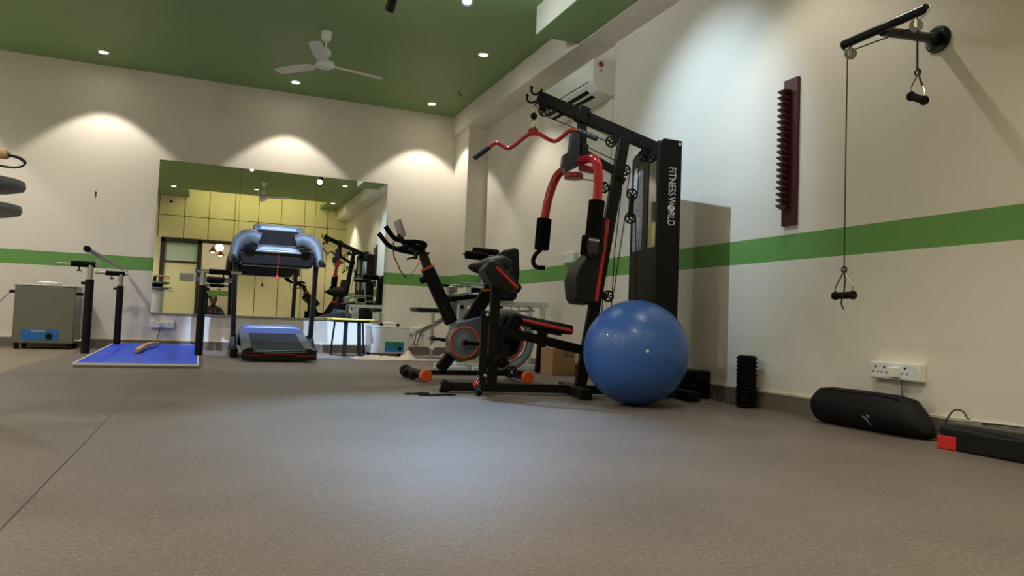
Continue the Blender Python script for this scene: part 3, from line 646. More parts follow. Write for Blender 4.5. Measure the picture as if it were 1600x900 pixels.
# frame on the floor
MB().bar(q0(1.955, .25), q0(1.80, .055), .06, .085, (1, 0, .8)).build('front_leg', bk, K_, .006)
MB().bar(q0(2.33, .18), q0(2.42, .05), .055, .08, (1, 0, -.8)).build('rear_leg', bk, K_, .006)
MB().bar((1.50 - 1.95, 0, .06), (2.36 - 1.95, 0, .06), .06, .035).build('floor_beam', bk, K_, .005)
for x0, y0, x1, y1 in ((1.51, -.215, 1.475, .27), (2.315, -.285, 2.37, .25)):
    MB().cyl((x0 - 1.95, y0, .052), (x1 - 1.95, y1, .052), .036, seg=20).build('stabilizer', bk, K_, .004)
    dr = (V((x0, y0, 0)) - V((x1, y1, 0))).normalized()
    for (a, s, nm_, m_) in ((V((x0 - 1.95, y0, .052)), 1, 'orange_cap', M['orange']), (V((x1 - 1.95, y1, .052)), -1, 'black_cap', M['rubber'])):
        MB().lathe([(.040, -.03), (.047, -.025), (.047, .012), (.040, .02), (.001, .022)], a, dr * s, 24).build(nm_, m_, K_)
for y in (-.09, .12): MB().cyl((1.445 - 1.95, y, .04), (1.445 - 1.95, y + .03, .04), .032, seg=20).build('transport_wheel', M['rubber'], K_, .004)

# ------------------------------------------------------------------ treadmill
T = thing('treadmill', 'black and silver treadmill with glossy console before the mirror', 'treadmill', (.635, 7.5, 0))
dz = lambda y: .095 + .135 * y              # belt height along the inclined deck
def deckslab(x0, x1, y0, y1, lo, hi): return MB().rings([[V((x0, y, dz(y) + lo)), V((x1, y, dz(y) + lo)), V((x1, y, dz(y) + hi)), V((x0, y, dz(y) + hi))] for y in (y0, y1)])
deckslab(-.33, .33, .04, 1.5, -.075, -.003).build('deck', bg, T, .004)
deckslab(-.25, .25, .03, 1.15, -.006, .003).build('running_belt', M['belt'], T, .002)
for s in (-1, 1): deckslab(*sorted((s * .25, s * .345)), .07, 1.12, -.02, .014).build('side_rail', M['treadgrey'], T, .004)
rc = MB().prism([(-.345, .02), (.345, .02), (.352, .06), (.345, .115), (.30, .135), (.25, .138), (.24, .112), (-.24, .112), (-.25, .138), (-.30, .135), (-.345, .115), (-.352, .06)], (0, .02, 0), (1, 0, 0), (0, 0, 1), .12).build('rear_cap', bg, T, .008)
MB().tube([(-.335, -.043, .070), (-.2, -.044, .060), (-.12, -.044, .08), (.12, -.044, .08), (.2, -.044, .060), (.335, -.043, .070)], .0045, 6).build('red_stripe', M['darkred'], rc)
MB().box((0, -.042, .099), (.48, .006, .006)).build('silver_line', M['silverplastic'], rc)
ho = [(-.355, .10), (.355, .10), (.355, .24), (.31, .315), (.25, .338), (-.25, .338), (-.31, .315), (-.355, .24)]
MB().prism(ho, (0, 1.36, 0), (1, 0, 0), (0, 0, 1), .5).build('motor_hood', M['hood'], T, .03, 4)
for s in (-1, 1):
    MB().bar((s * .40, .62, .05), (s * .40, 1.72, .05), .075, .09).build('base_rail', bk, T, .01)
    fb = MB(); fb.prism([(.72, .0), (1.25, .0), (1.25, .16), (1.1, .24), (.95, .2), (.75, .10)], (s * .405, 0, 0), (0, 1, 0), (0, 0, 1), .07); fb.build('upright_foot', bg, T, .012)
    MB().bar((s * .405, 1.02, .1), (s * .43, .98, 1.12), .05, .085, (0, 1, 0)).build('upright', bg, T, .008)
    # swept shoulder housing from the console down to the hand grip
    st = [(.19, 1.04, 1.30, .16, .11), (.26, 1.03, 1.325, .175, .11), (.33, 1.01, 1.315, .18, .105), (.395, .97, 1.26, .165, .10), (.43, .93, 1.18, .125, .095), (.445, .90, 1.10, .10, .09), (.452, .88, 1.03, .085, .08)]
    sh = MB(); rg = []
    for i, (x, y, z, hz, wy) in enumerate(st):
        tdir = V([(1, 0, .35), (1, 0, .1), (.9, 0, -.5), (.6, 0, -.9), (.25, 0, -1), (.1, 0, -1), (.05, 0, -1)][i]).normalized(); tdir.x *= s; nrm = V((-tdir.z * s, 0, tdir.x * s)).normalized()
        c0 = V((s * x, y, z - .02)); rg.append([c0 + nrm * hz * .5 * math.copysign(abs(math.cos(b)) ** .7, math.cos(b)) + V((0, 1, 0)) * wy * math.copysign(abs(math.sin(b)) ** .7, math.sin(b)) for b in [2 * PI * k / 24 for k in range(24)]])
    sh.rings(rg).build('shoulder_housing', M['treadgrey'], T, 0, ang=60)
    MB().tube(cr([(s * .452, .90, 1.06), (s * .455, .80, 1.06), (s * .452, .66, 1.04), (s * .45, .56, 1.01)], 5), .026, 12).build('hand_grip', M['rubber'], T)
    cu = MB().lathe([(.07, .0), (.074, .05), (.066, .055), (.06, .02), (.001, .015)], (s * .285, .84, 1.13), (0, -.3, 1), 24); cu.build('bottle_holder', M['blackgloss'], T)
sb = MB(); sb.prism([(-.235, 1.235), (.235, 1.235), (.265, 1.465), (.22, 1.49), (-.22, 1.49), (-.265, 1.465)], (0, 0, 0), (1, 0, 0), (0, 0, 1), .06)
cn = sb.build('console_back', M['treadgrey'], T, .015, 3); cn.location = (0, 1.02, -.03)
MB().prism([(-.195, 1.262), (.195, 1.262), (.22, 1.42), (-.22, 1.42)], (0, -.033, 0), (1, 0, 0), (0, 0, 1), .006).build('console_screen', M['treadscreen'], cn, .002)
MB().tube([(-.215, -.036, 1.25), (-.24, -.036, 1.455), (-.215, -.036, 1.468), (.215, -.036, 1.468), (.24, -.036, 1.455), (.215, -.036, 1.25)], .007, 8).build('silver_frame', M['silverplastic'], cn)
MB().box((0, -.034, 1.444), (.38, .006, .036)).build('top_strip', M['silverplastic'], cn, .002)
MB().prism([(-.20, .12), (.20, .12), (.30, -.10), (-.30, -.10)], (0, .88, 1.165), (1, 0, 0), V((0, .93, .25)).normalized(), .03).build('keypad_shelf', M['silverplastic'], T, .008)
MB().prism([(-.15, .09), (.15, .09), (.20, -.07), (-.20, -.07)], (0, .876, 1.183), (1, 0, 0), V((0, .93, .25)).normalized(), .004).build('keypad', M['lightgrey'], T, .002)
MB().prism([(-.40, 1.06), (-.36, .985), (.36, .985), (.40, 1.06), (.40, 1.13), (.30, 1.15), (-.30, 1.15), (-.40, 1.13)], (0, .93, 0), (1, 0, 0), (0, 0, 1), .20).build('front_bar', bg, T, .02, 3)
ky = MB().tube([(0, .80, 1.15), (.003, .80, 1.0), (0, .805, .88)], .003, 6).build('safety_key_cord', M['red'], T)
MB().box((0, .805, .865), (.028, .018, .04)).build('safety_key_clip', M['redpipe'], ky, .004)

# ------------------------------------------------------------------ parallel bars with blue platform
PBr = math.radians(1.0)
P = thing('parallel_bars', 'parallel bars with black posts on a blue vinyl platform', 'exercise bars', (-.518, 6.48, 0), PBr)
Lp, hw = 2.98, .443
tz = lambda y: .034 + .034 * y / Lp            # the platform rises gently towards the wall
def slab(x0, x1, y0, y1, za, zb): 
    m = MB(); m.rings([[V((x0, y, tz(y) * za[0] + za[1])), V((x1, y, tz(y) * za[0] + za[1])), V((x1, y, tz(y) + zb)), V((x0, y, tz(y) + zb))] for y in (y0, y1)]); return m
slab(-hw, hw, 0, Lp, (0, 0), -.012).build('platform_board', M['tile'], P, .002)
slab(-hw + .008, hw - .008, .012, Lp - .01, (1, -.013), 0).build('blue_surface', M['bluemat'], P)
for e in ((-hw - .003, hw + .003, -.004, .010), (-hw - .003, -hw + .012, .01, Lp), (hw - .012, hw + .003, .01, Lp), (-hw, hw, Lp - .01, Lp + .004)): slab(*e, (1, -.014), .002).build('aluminium_edge', M['white'], P)
for s in (-1, 1):
    for y in (1.08, 2.76):
        x = .442 if s > 0 else (-.497 if y < 2 else -.395); z0 = tz(y)
        po_ = MB().cyl((x, y, z0), (x, y, .715), .036, seg=20).build('post', bk, P, .004)
        MB().cyl((x, y, .70), (x, y, .845), .026, seg=20).build('inner_tube', M['chrome'], po_)
        MB().cyl((x + s * .03, y, .68), (x + s * .065, y, .68), .013).build('height_knob', M['rubber'], po_)
        of = s * .09 if s > 0 else 0
        a, b2 = x + s * .255 + of, x - s * .075
        MB().cyl((a, y, .85), (b2, y, .85), .0175, seg=16).build('width_tube', M['chrome'], P)
        MB().cyl((x + s * .155 + of, y, .85), (x - s * .04 + of, y, .85), .026, seg=18).build('width_sleeve', M['foam'], P, .003)
        MB().lathe([(.007, .0), (.007, -.03), (.022, -.032), (.022, -.042), (.001, -.044)], (x + s * .09 + of, y, .828), (0, 0, 1), 16).build('clamp_knob', M['rubber'], P)
        if s < 0: MB().cyl((b2 + s * .02, y, .86), (b2 + s * .02, y, .90), .011).build('rail_stem', M['chrome'], P)
xr = -.40
MB().cyl((xr, .0, .915), (xr, 3.0, .915), .0185, seg=18).build('hand_rail', M['steel'], P)
MB().lathe([(.001, -.03), (.024, -.028), (.026, .03), (.018, .035)], (xr, .0, .915), (0, 1, 0), 18).build('rail_end_cap', M['rubber'], P)
WD = thing('wooden_stick', 'curved pale wooden stick lying on the blue platform', 'stick', (-.625, 7.65, .050))
MB().rings([[V((x + .034 * math.cos(a), y, zz + .002 + .022 + .022 * math.sin(a))) for a in (PI / 4, 3 * PI / 4, 5 * PI / 4, 7 * PI / 4)] for x, y, zz in ((0, 0, 0), (.002, .3, .008), (.015, .65, .022), (.04, .95, .028), (.09, 1.3, .022))]).build('stick', M['wood'], WD, .004)

# ------------------------------------------------------------------ grey steel heater unit
Hh = thing('heating_cabinet', 'grey steel heating cabinet with blue panel against the back wall', 'heating cabinet', (-1.64, 9.27, 0))
MB().box((0, 0, .365), (.56, .42, .61)).build('body', M['heater'], Hh, .012, 3)
MB().box((0, 0, .675), (.575, .435, .022)).build('lid', M['steel'], Hh, .006)
lh = MB(); lh.cyl((-.10, 0, .685), (-.10, 0, .715), .008); lh.cyl((.10, 0, .685), (.10, 0, .715), .008); lh.cyl((-.11, 0, .715), (.11, 0, .715), .010); lh.build('lid_handle', M['chrome'], Hh)
pn = MB().box((-.03, -.213, .15), (.34, .008, .115)).build('control_panel', M['panel_blue'], Hh, .002)
MB().cyl((.055, -.217, .14), (.055, -.245, .14), .034, .028, 24).build('dial_knob', M['rubber'], pn, .003)
q = MB()
for k in range(6): q.box((-.10 + k * .022, -.2178, .192), (.016, .001, .007))
q.build('panel_lettering', M['white_ink'], pn)
for s in (-1, 1): MB().bar((s * .28, -.13, .60), (s * .335, -.13, .60), .10, .03).build('side_handle', M['rubber'], Hh, .005)
tp = MB(); tp.cyl((.28, -.15, .10), (.36, -.15, .10), .014); tp.cyl((.34, -.15, .10), (.34, -.15, .14), .008); tp.build('drain_tap', M['chrome'], Hh)
for x in (-.24, .24):
    for y in (-.17, .17): MB().cyl((x, y, 0), (x, y, .065), .024).build('foot', M['rubber'], Hh)
MB().tube(cr([(-.335, -.1, .60), (-.39, -.12, .53), (-.44, -.12, .46)], 5), .004, 6).build('power_cable', M['cord'], Hh)

# ------------------------------------------------------------------ white wax bath
Wb = thing('wax_bath', 'white metal box with blue and green control panel behind yellow stool', 'wax bath', (2.08, 9.22, 0))
MB().box((0, 0, .19), (.48, .36, .32)).build('body', M['whitemetal'], Wb, .008, 3)
MB().box((0, 0, .36), (.49, .37, .02)).build('lid', M['whitemetal'], Wb, .004)
hb = MB().tube(cr([(-.10, -.1, .395), (-.05, -.1, .412), (.05, -.1, .412), (.10, -.1, .395)], 4), .011, 10).build('lid_handle', M['white'], Wb)
for s in (-1, 1): MB().box((s * .105, -.1, .385), (.04, .04, .04), (0, s * .4, 0)).build('handle_end', M['rubber'], hb, .005)
pn = MB().box((.055, -.1825, .115), (.24, .006, .125)).build('control_panel', M['panel_bg'], Wb, .002)
MB().cyl((.125, -.185, .095), (.125, -.205, .095), .024, .02, 20).build('dial_knob', M['rubber'], pn, .003)
for x in (-.2, .2):
    for y in (-.14, .14): MB().cyl((x, y, 0), (x, y, .035), .02).build('foot', M['rubber'], Wb)

# ------------------------------------------------------------------ stool
So = thing('stool', 'square yellow edged stool with black legs before the mirror', 'stool', (1.56, 8.93, 0))
MB().box((0, 0, .435), (.50, .40, .022)).build('seat', M['yellow'], So, .008, 3)
MB().box((0, 0, .412), (.40, .30, .022)).build('seat_frame', bk, So, .003)
for x in (-.075, .08): MB().bar((x * 1.0, -.12, .405), (x * 1.15, -.15, 0), .045, .025, (0, 1, 0)).build('leg', bk, So, .003)
for x in (-1, 1): MB().tube([(x * .17, .12, .405), (x * .20, .15, .02), (x * .205, .15, .004)], .011, 8).build('leg', bk, So)

MB().tube([(-.205, .15, .008), (-.09, -.16, .008), (.095, -.16, .008), (.205, .15, .008)], .007, 8).build('floor_rung', bk, So)

# crumpled sheet on the floor
import mathutils.noise as mn
s_ = MB(); nx, ny = 64, 26
def hgt(i, j):
    x, y = i / nx, j / ny
    e = min(x, 1 - x, y, 1 - y) * 8; e = max(0, min(1, e))
    n = abs(mn.noise(V((x * 9, y * 4, 1.3)))) * .045 + abs(mn.noise(V((x * 22, y * 10, 5)))) * .02
    pk = .085 * math.exp(-((x - .50) ** 2 / .0012 + (y - .45) ** 2 / .02)) + .06 * math.exp(-((x - .84) ** 2 / .0010 + (y - .5) ** 2 / .02))
    return .001 + e * (n + pk) * (1 if x < .5 or pk > .01 else .35)
vv = [[s_.bm.verts.new((i / nx * 1.28 + .03 * mn.noise(V((j * .4, 3, i * .02))), (j / ny - .5) * .56 + .05 * mn.noise(V((i * .15, 7, 0))), hgt(i, j))) for j in range(ny + 1)] for i in range(nx + 1)]
for i in range(nx):
    for j in range(ny): s_.bm.faces.new((vv[i][j], vv[i + 1][j], vv[i + 1][j + 1], vv[i][j + 1]))
o = s_.build('plastic_sheet', M['sheet'], None, 0, ang=70); o.location = (1.50, 8.37, 0)
m = o.modifiers.new('thick', 'SOLIDIFY'); m.thickness = .003; m.offset = 1
tag(o, 'crumpled pale plastic sheet lying on the floor before the white box', 'sheet')

# ------------------------------------------------------------------ white framed rehab exercise table behind the bike
Q = thing('exercise_table', 'white framed rehab exercise table with black back pad behind the spin bike', 'exercise table', (2.0, 6.65, 0))
wm, ch = M['whitemetal'], M['chrome']
MB().bar((.10, -.02, .645), (1.10, -.02, .662), .05, .05).build('top_rail', wm, Q, .004)
MB().bar((.10, .30, .645), (1.10, .30, .662), .05, .05).build('top_rail', wm, Q, .004)
MB().bar((1.075, -.03, .66), (1.075, .31, .66), .05, .05).build('cross_rail', wm, Q, .004)
for y in (-.02, .30): MB().bar((1.05, y, 0), (1.05, y, .64), .045, .045, (1, 0, 0)).build('leg', wm, Q, .004)
MB().bar((.235, .1, .0), (.235, .1, .63), .13, .09, (1, 0, 0)).build('pillar', wm, Q, .008)
MB().bar((.117, -.02, .25), (.117, -.02, .66), .055, .06, (1, 0, 0)).build('grey_post', M['grey'], Q, .004)
MB().bar((.0, .14, .03), (1.06, .14, .03), .05, .05).build('floor_rail', wm, Q, .004)
MB().bar((.30, -.12, .022), (.62, -.12, .022), .07, .042).build('floor_foot', wm, Q, .004)
MB().bar((.02, -.12, .022), (.24, -.12, .022), .07, .042).build('floor_foot', wm, Q, .004)
# clamp group on the left of the table
k = MB(); k.box((.09, -.03, .765), (.09, .08, .06)); k.box((.14, -.03, .80), (.12, .05, .03)); k.box((.08, -.03, .72), (.05, .05, .06))
k.build('clamp_block', M['steel'], Q, .008)
MB().bar((-.10, -.05, .808), (.05, -.05, .795), .02, .022).build('lever', M['rubber'], Q, .004)
k = MB(); k.box((.335, -.02, .80), (.17, .1, .02)); k.box((.26, -.02, .755), (.02, .1, .11)); k.box((.41, -.02, .755), (.02, .1, .11)); k.box((.335, -.02, .712), (.17, .1, .02)); k.build('silver_bracket', wm, Q, .003)
MB().box((.335, .03, .755), (.12, .03, .07)).build('black_block', M['rubber'], Q, .004)
MB().cyl((.16, -.04, .835), (.52, -.04, .832), .011, seg=12).build('chrome_rod', ch, Q)
MB().tube(cr([(.02, -.06, .69), (.18, -.06, .715), (.34, -.06, .735), (.55, -.06, .74), (.66, -.04, .735)], 5), .017, 10).build('curved_bar', ch, Q)
MB().tube(cr([(.06, -.09, .665), (.25, -.09, .695), (.5, -.09, .70), (.70, -.07, .70)], 5), .020, 10).build('padded_bar', M['foam'], Q)
for x in (.20, .42, .60): MB().box((x, -.02, .61), (.03, .03, .05)).build('lock_block', M['rubber'], Q, .004)
MB().cyl((.40, 0, .68), (.40, 0, 1.0), .011, seg=12).build('upright_rod', ch, Q)
# back pad with two rollers
pdp = MB().prism([(-.10, -.25), (.10, -.25), (.12, .02), (.105, .25), (.06, .262), (-.05, .235), (-.10, .19)], (.68, .05, .95), V((1, -.35, 0)).normalized(), (.02, .04, 1), .075).build('back_pad', M['vinyl'], Q, .022, 3)
MB().bar((.66, .11, .66), (.66, .11, 1.05), .05, .04, (1, 0, 0)).build('pad_post', bk, Q, .004)
MB().cyl((.20, .03, 1.115), (.68, .08, 1.125), .010, seg=12).build('roller_axle', ch, Q)
MB().cyl((.215, -.03, 1.105), (.44, -.01, 1.10), .040, seg=22).build('foam_roller', M['foam'], Q, .006)
MB().cyl((.335, .10, 1.155), (.60, .12, 1.15), .042, seg=22).build('foam_roller', M['foam'], Q, .006)
MB().bar((.50, -.0, 1.09), (.58, .06, 1.13), .03, .03).build('roller_clamp', ch, Q, .003)
# hooks and springs under the rail
for k_, x in enumerate((.68, .76, .88)):
    MB().tube(cr([(x, -.05, .64), (x + .02, -.05, .60), (x - .02, -.05, .575), (x - .045, -.05, .60)], 5), .006, 6).build('hook', ch, Q)
MB().cyl((.70, -.05, .585), (.94, -.05, .60), .009, seg=10).build('hook_rod', M['steel'], Q)
lg_ = MB(); lg_.bar((.975, -.14, 0), (1.0, -.14, .40), .05, .085, (1, 0, 0)); lg_.cyl((.95, -.14, .40), (1.05, -.14, .40), .04)
lg_.build('black_leg', bk, Q, .01)

# chrome legged padded stool beside the white box
Cc = thing('padded_stool', 'chrome legged stool with flat black padded seat behind the spin bike front', 'stool', (2.40, 8.36, .006))
MB().box((-.02, 0, .58), (.40, .36, .045)).build('seat', M['vinyl'], Cc, .018, 3)
MB().box((-.01, 0, .548), (.36, .30, .018)).build('seat_frame', ch, Cc, .003)
MB().cyl((.02, 0, 0.0), (.02, 0, .545), .022, seg=16).build('post', ch, Cc)
for y in (-.12, .02):
    MB().tube(cr([(.17, y, .50), (.06, y, .43), (-.09, y, .35), (-.155, y, .31), (-.185, y, .25), (-.19, y, .17)], 5), .018, 10).build('bent_tube', ch, Cc)
    MB().cyl((-.19, y, .155), (-.19, y, .175), .026, seg=14).build('tube_collar', ch, Cc)
ad = MB(); ad.cyl((.02, -.01, .25), (.13, -.01, .25), .014); ad.cyl((.02, -.03, .25), (.02, .03, .25), .034); ad.build('adjust_screw', ch, Cc)
MB().bar((-.22, 0, .018), (.24, 0, .018), .05, .034).build('floor_bar', ch, Cc, .004); MB().bar((.10, -.2, .018), (.10, .2, .018), .05, .034).build('floor_bar', ch, Cc, .004)
MB().bar((.0, -.02, .12), (.06, -.02, .2), .06, .05).build('spring_box', M['white'], Cc, .006)

# cardboard box
Cb = thing('cardboard_box', 'small brown cardboard box on the floor beneath the gym seat rail', 'box', (3.055, 6.26, 0), .1)
MB().box((0, 0, .125), (.25, .22, .25)).build('carton', M['cardboard'], Cb, .004)
MB().box((0, 0, .251), (.25, .05, .002)).build('tape', M['wood'], Cb)
for x in (.01, .075):
    q = MB(); fr = .024
    for a, b2 in (((-fr, -fr), (fr, -fr)), ((fr, -fr), (fr, fr)), ((fr, fr), (-fr, fr)), ((-fr, fr), (-fr, -fr))): q.bar((x + a[0], -.1105, .20 + a[1]), (x + b2[0], -.1105, .20 + b2[1]), .002, .004)
    q.bar((x - .012, -.1105, .185), (x - .012, -.1105, .212), .002, .004, (1, 0, 0)).bar((x + .012, -.1105, .185), (x + .012, -.1105, .212), .002, .004, (1, 0, 0)).bar((x - .016, -.1105, .182), (x + .016, -.1105, .182), .002, .004)
    q.build('handling_mark', M['darkbrown'], Cb)

# ------------------------------------------------------------------ air conditioner
A = thing('air_conditioner', 'white split air conditioner under the beam on the right wall', 'air conditioner', (3.0, 6.20, 2.53))
yl = .55
ac = [(.0, .10), (.0, .30), (.02, .315), (.25, .315), (.25, .0), (.16, .0), (.06, .03)]
MB().prism(ac, (0, 0, 0), (1, 0, 0), (0, 0, 1), yl * 2).build('casing', M['white'], A, .012, 3)
MB().box((-.002, 0, .115), (.006, yl * 2 - .14, .006)).build('panel_line', M['rubber'], A)
lo = MB()
for k in range(2):
    c0 = V((.035 + .058 * k, .02, .047 - .028 * k)); lo.box(c0, (.036, yl * 2 - .26, .012), (0, .48, 0))
lo.build('outlet_slots', M['rubber'], A, .002)
MB().box((.062, .02, .031), (.008, yl * 2 - .26, .014), (0, .48, 0)).build('louvre', M['white'], A, .002)
MB().cyl((.08, -yl - .0005, .265), (.08, -yl - .002, .265), .026, seg=24).build('round_label', M['darkred'], A)
q = MB()
for k in range(3): q.box((.08, -yl - .001, .222 - k * .014), (.03 - k * .006, .002, .006))
q.build('label_text', M['grey_ink'], A)
PV = thing('pipe_cover', 'white pipe cover strip below the air conditioner on the right wall', 'pipe cover', (3.235, 5.71, 1.9))
MB().box((0, 0, .32), (.03, .07, .64)).build('strip', M['cream'], PV, .004)

# ------------------------------------------------------------------ finger ladder on the wall
L_ = thing('finger_ladder', 'maroon wooden finger ladder board with sawtooth steps on right wall', 'finger ladder', (XR, 3.458, 1.127))
MB().box((-.012, 0, .452), (.024, .115, .905)).build('board', M['maroon'], L_, .003)
for k in range(20):
    z = .105 + k * .0372
    MB().prism([(0, -.012), (-.020, -.004), (-.058, .012), (-.050, .022), (0, .022)], (-.022, .022, z), (1, 0, 0), (0, 0, 1), .062).build('finger_step', M['maroon'], L_, .0015, 1)
for z in (.03, .875): MB().cyl((-.026, 0, z), (-.022, 0, z), .008, seg=12).build('screw', M['darkbrown'], L_)

# ------------------------------------------------------------------ wall pulley
Wp = thing('wall_pulley', 'black T shaped overhead pulley bar bolted to the right wall', 'exercise pulley', (XR, 2.49, 1.94))
MB().lathe([(.001, -.002), (.066, -.002), (.066, .010), (.05, .014), (.001, .016)], (-.0, 0, 0), (-1, 0, 0), 32).build('wall_flange', bg, Wp)
MB().tube([(-.01, 0, 0), (-.10, -.012, -.012), (-.46, -.075, -.072)], [.034, .024, .022], 14).build('arm', bg, Wp)
MB().cyl((-.477, .135, -.068), (-.477, -.312, -.060), .021, seg=18).build('cross_bar', bg, Wp, .004)
for k in range(4):
    a = PI / 4 + k * PI / 2; MB().cyl((-.012, .05 * math.cos(a), .05 * math.sin(a)), (-.018, .05 * math.cos(a), .05 * math.sin(a)), .007, seg=8).build('bolt', M['chrome'], Wp)
for y, z, yy in ((.135, -.068, .09), (-.312, -.06, -.262)):
    s = 1 if y > 0 else -1
    MB().torus((-.477, y + s * .006, z + .004), (1, 0, .2), .013, .0035, 16, 6).build('eye_ring', ch, Wp)
    zc = -.125 if s > 0 else -.118
    MB().tube(cr([(-.477, y + s * .01, z - .008), (-.477, y - s * .005, z - .025), (-.477, yy + s * .012, zc + .022)], 5), .004, 6).build('hook', ch, Wp)
    pk = MB().lathe([(.008, -.012), (.026, -.011), (.018, -.004), (.018, .004), (.026, .011), (.008, .012)], (-.477, yy, zc), (1, .45, 0), 24).build('sheave', M['lightgrey'], Wp)
    MB().box((-.477, yy, zc + .008), (.034, .016, .05), (0, 0, .5)).build('sheave_case', ch, pk, .004)
rope_z = -.118
MB().tube([(-.477, .065, -.112), (-.477, -.23, -.122)], .0032, 6).build('rope', M['cord'], Wp)
MB().tube([(-.477, .108, -.125), (-.477, .108, -.6), (-.477, .106, -1.155)], .0032, 6).build('rope', M['cord'], Wp)
MB().tube([(-.477, -.268, -.125), (-.477, -.270, -.318)], .0045, 6).build('rope', M['cord'], Wp)
def grip(lab, apex, A1, B1, tail):
    t = thing('pulley_handle', lab, 'exercise handle', (2.75, 0, 0), 0, 'handles of the wall pulley')
    a, p1, p2 = V(apex), V(A1), V(B1); ax = (p2 - p1).normalized()
    MB().cyl(p1, p2, .0165, seg=18).build('grip', M['foam'], t, .003)
    for p in (p1, p2): MB().cyl(p - ax * .004, p + ax * .004, .0205, seg=18).build('end_disc', M['rubber'], t, .002)
    up = V((0, 0, .042))
    MB().tube([p1, p1 + up, a, p2 + up, p2], .004, 6).build('wire_frame', M['steel'], t)
    MB().torus(a + V((0, 0, .008)), (1, .2, 0), .012, .004, 14, 6).build('ring', M['rubber'], t)
    MB().tube(cr([a + V(q) for q in tail], 5), .004, 6).build('rope_tail', M['cord'], t)
grip('black grip hanging low on the long rope before the right wall', (0, 2.596, .775), (.03, 2.675, .662), (-.03, 2.515, .659), [(0, 0, .02), (-.01, -.012, -.01), (-.02, -.025, -.05), (-.02, -.018, -.11), (-.02, -.005, -.15), (-.02, -.02, -.178)])
grip('black tilted grip hanging high below the right end of the pulley bar', (0, 2.218, 1.605), (.02, 2.265, 1.525), (-.02, 2.17, 1.475), [(0, 0, .03), (-.005, -.01, 0), (-.012, -.022, -.03), (-.014, -.034, -.06), (-.014, -.04, -.078)])

# ------------------------------------------------------------------ switch and socket boxes
def power_box(lab, loc, rz, w, h, dp, sockets, plug=None, cable=None):
    t = thing('power_socket', lab, 'socket', loc, rz, 'white wall socket boxes')     # local -y faces the room
    MB().box((0, -dp / 2, 0), (w, dp, h)).build('box', M['white'], t, .004)
    MB().box((0, -dp - .002, 0), (w * .94, .004, h * .86)).build('face_plate', M['whitemetal'], t, .001)
    for x in sockets:
        s = MB()
        for dx, dz, r in ((0, .018, .006), (-.014, -.008, .0045), (.014, -.008, .0045)): s.cyl((x + dx, -dp - .0035, dz), (x + dx, -dp - .0050, dz), r, seg=10)
        s.build('socket_holes', M['rubber'], t)
    if plug is not None: MB().box((plug, -dp - .022, -.004), (.042, .04, .052)).build('plug', M['white'], t, .005)
    if cable: MB().tube(cr(cable, 5), .005, 6).build('cable', M['cord'] if rz == 0 else M['grey'], t)
    return t
power_box('white socket box with plugged adaptor above the black bag on right wall', (XR, 2.68, .303), -PI / 2, .29, .088, .05, (-.10, -.05, .07), .02, [(.03, -.03, -.04), (.032, -.025, -.09), (.03, -.02, -.17)])
power_box('white socket box below the left mirror sheet', (-.53, YB, .292), 0, .25, .085, .045, (-.09, .08), -.02, [(-.02, -.04, -.03), (-.025, -.04, -.08), (-.05, -.05, -.18)])
power_box('white socket box right of the white wax bath on the back wall', (2.56, YB, .315), 0, .2, .09, .04, (-.05, .04))
power_box('small white switch box above the green band behind the gym', (REC, 6.43, 1.13), -PI / 2, .26, .10, .04, (-.07,))

# ------------------------------------------------------------------ things along the right wall
R_ = thing('foam_roller', 'black ribbed foam roller standing upright by the right wall', 'foam roller', (3.122, 3.70, 0))
pr = [(.03, 0), (.05, 0)]
for k in range(5): z = .008 + k * .026; pr += [(.055, z), (.064, z + .007), (.064, z + .014), (.055, z + .021)]
pr += [(.058, .142), (.060, .146), (.060, .188), (.058, .192)]
for k in range(5): z = .196 + k * .025; pr += [(.055, z), (.064, z + .007), (.064, z + .013), (.055, z + .020)]
pr += [(.05, .323), (.038, .323), (.036, .30), (.03, .30)]
MB().lathe(pr, seg=36).build('ribbed_sleeve', M['foam'], R_)
MB().lathe([(.036, .0), (.036, .318), (.030, .318), (.030, .0)], seg=28).build('core_tube', M['rubber'], R_)

Bg = thing('mat_bag', 'long black zipped mat bag with pale swoosh lying along the right wall', 'bag', (3.105, 2.74, 0))
rg = []
for y, r, zc, fx in ((.345, .03, .095, 1), (.34, .07, .095, 1), (.315, .09, .095, 1), (.25, .098, .097, 1), (.0, .098, .097, 1), (-.15, .097, .096, 1), (-.225, .092, .092, 1), (-.27, .066, .075, 1.1), (-.31, .042, .05, 1.25), (-.335, .022, .034, 1.3), (-.345, .008, .032, 1)):
    rg.append([V((min(.1, r * fx * math.cos(a) + .004 * mn.noise(V((a * 2, y * 9, 0)))), y, max(.002, zc + r * math.sin(a) * 1.0 + .004 * mn.noise(V((a * 3, y * 12, 4)))))) for a in [2 * PI * k / 36 for k in range(36)]])
MB().rings(rg).build('bag_body', mat('black_nylon', srgb(12, 11, 12), .65, spec=.25, bump=.5, bscale=120), Bg, 0, ang=70)
MB().tube(cr([(-.045, .30, .183), (-.05, .1, .184), (-.05, -.1, .183), (-.055, -.2, .176)], 4), .004, 6).build('zip', M['rubber'], Bg)
def onbag(y, a, lift=.0995): return V((lift * math.cos(a), y, .097 + lift * math.sin(a)))
lgm = MB(); lgm.cyl(onbag(-.062, PI * 1.05, .099), onbag(-.062, PI * 1.05, .1005), .0085, seg=16)
lgm.build('logo_dot', M['grey_ink'], Bg)
sw = [(-.025, 1.06), (-.035, 1.075), (-.047, 1.10), (-.057, 1.14), (-.060, 1.18), (-.060, 1.24)]
MB().tube(cr([onbag(y, PI * a, .0985) for y, a in sw], 4), [.0012 + .0028 * math.sin(PI * k / 20) for k in range(21)], 6).build('logo_swoosh', M['grey_ink'], Bg)
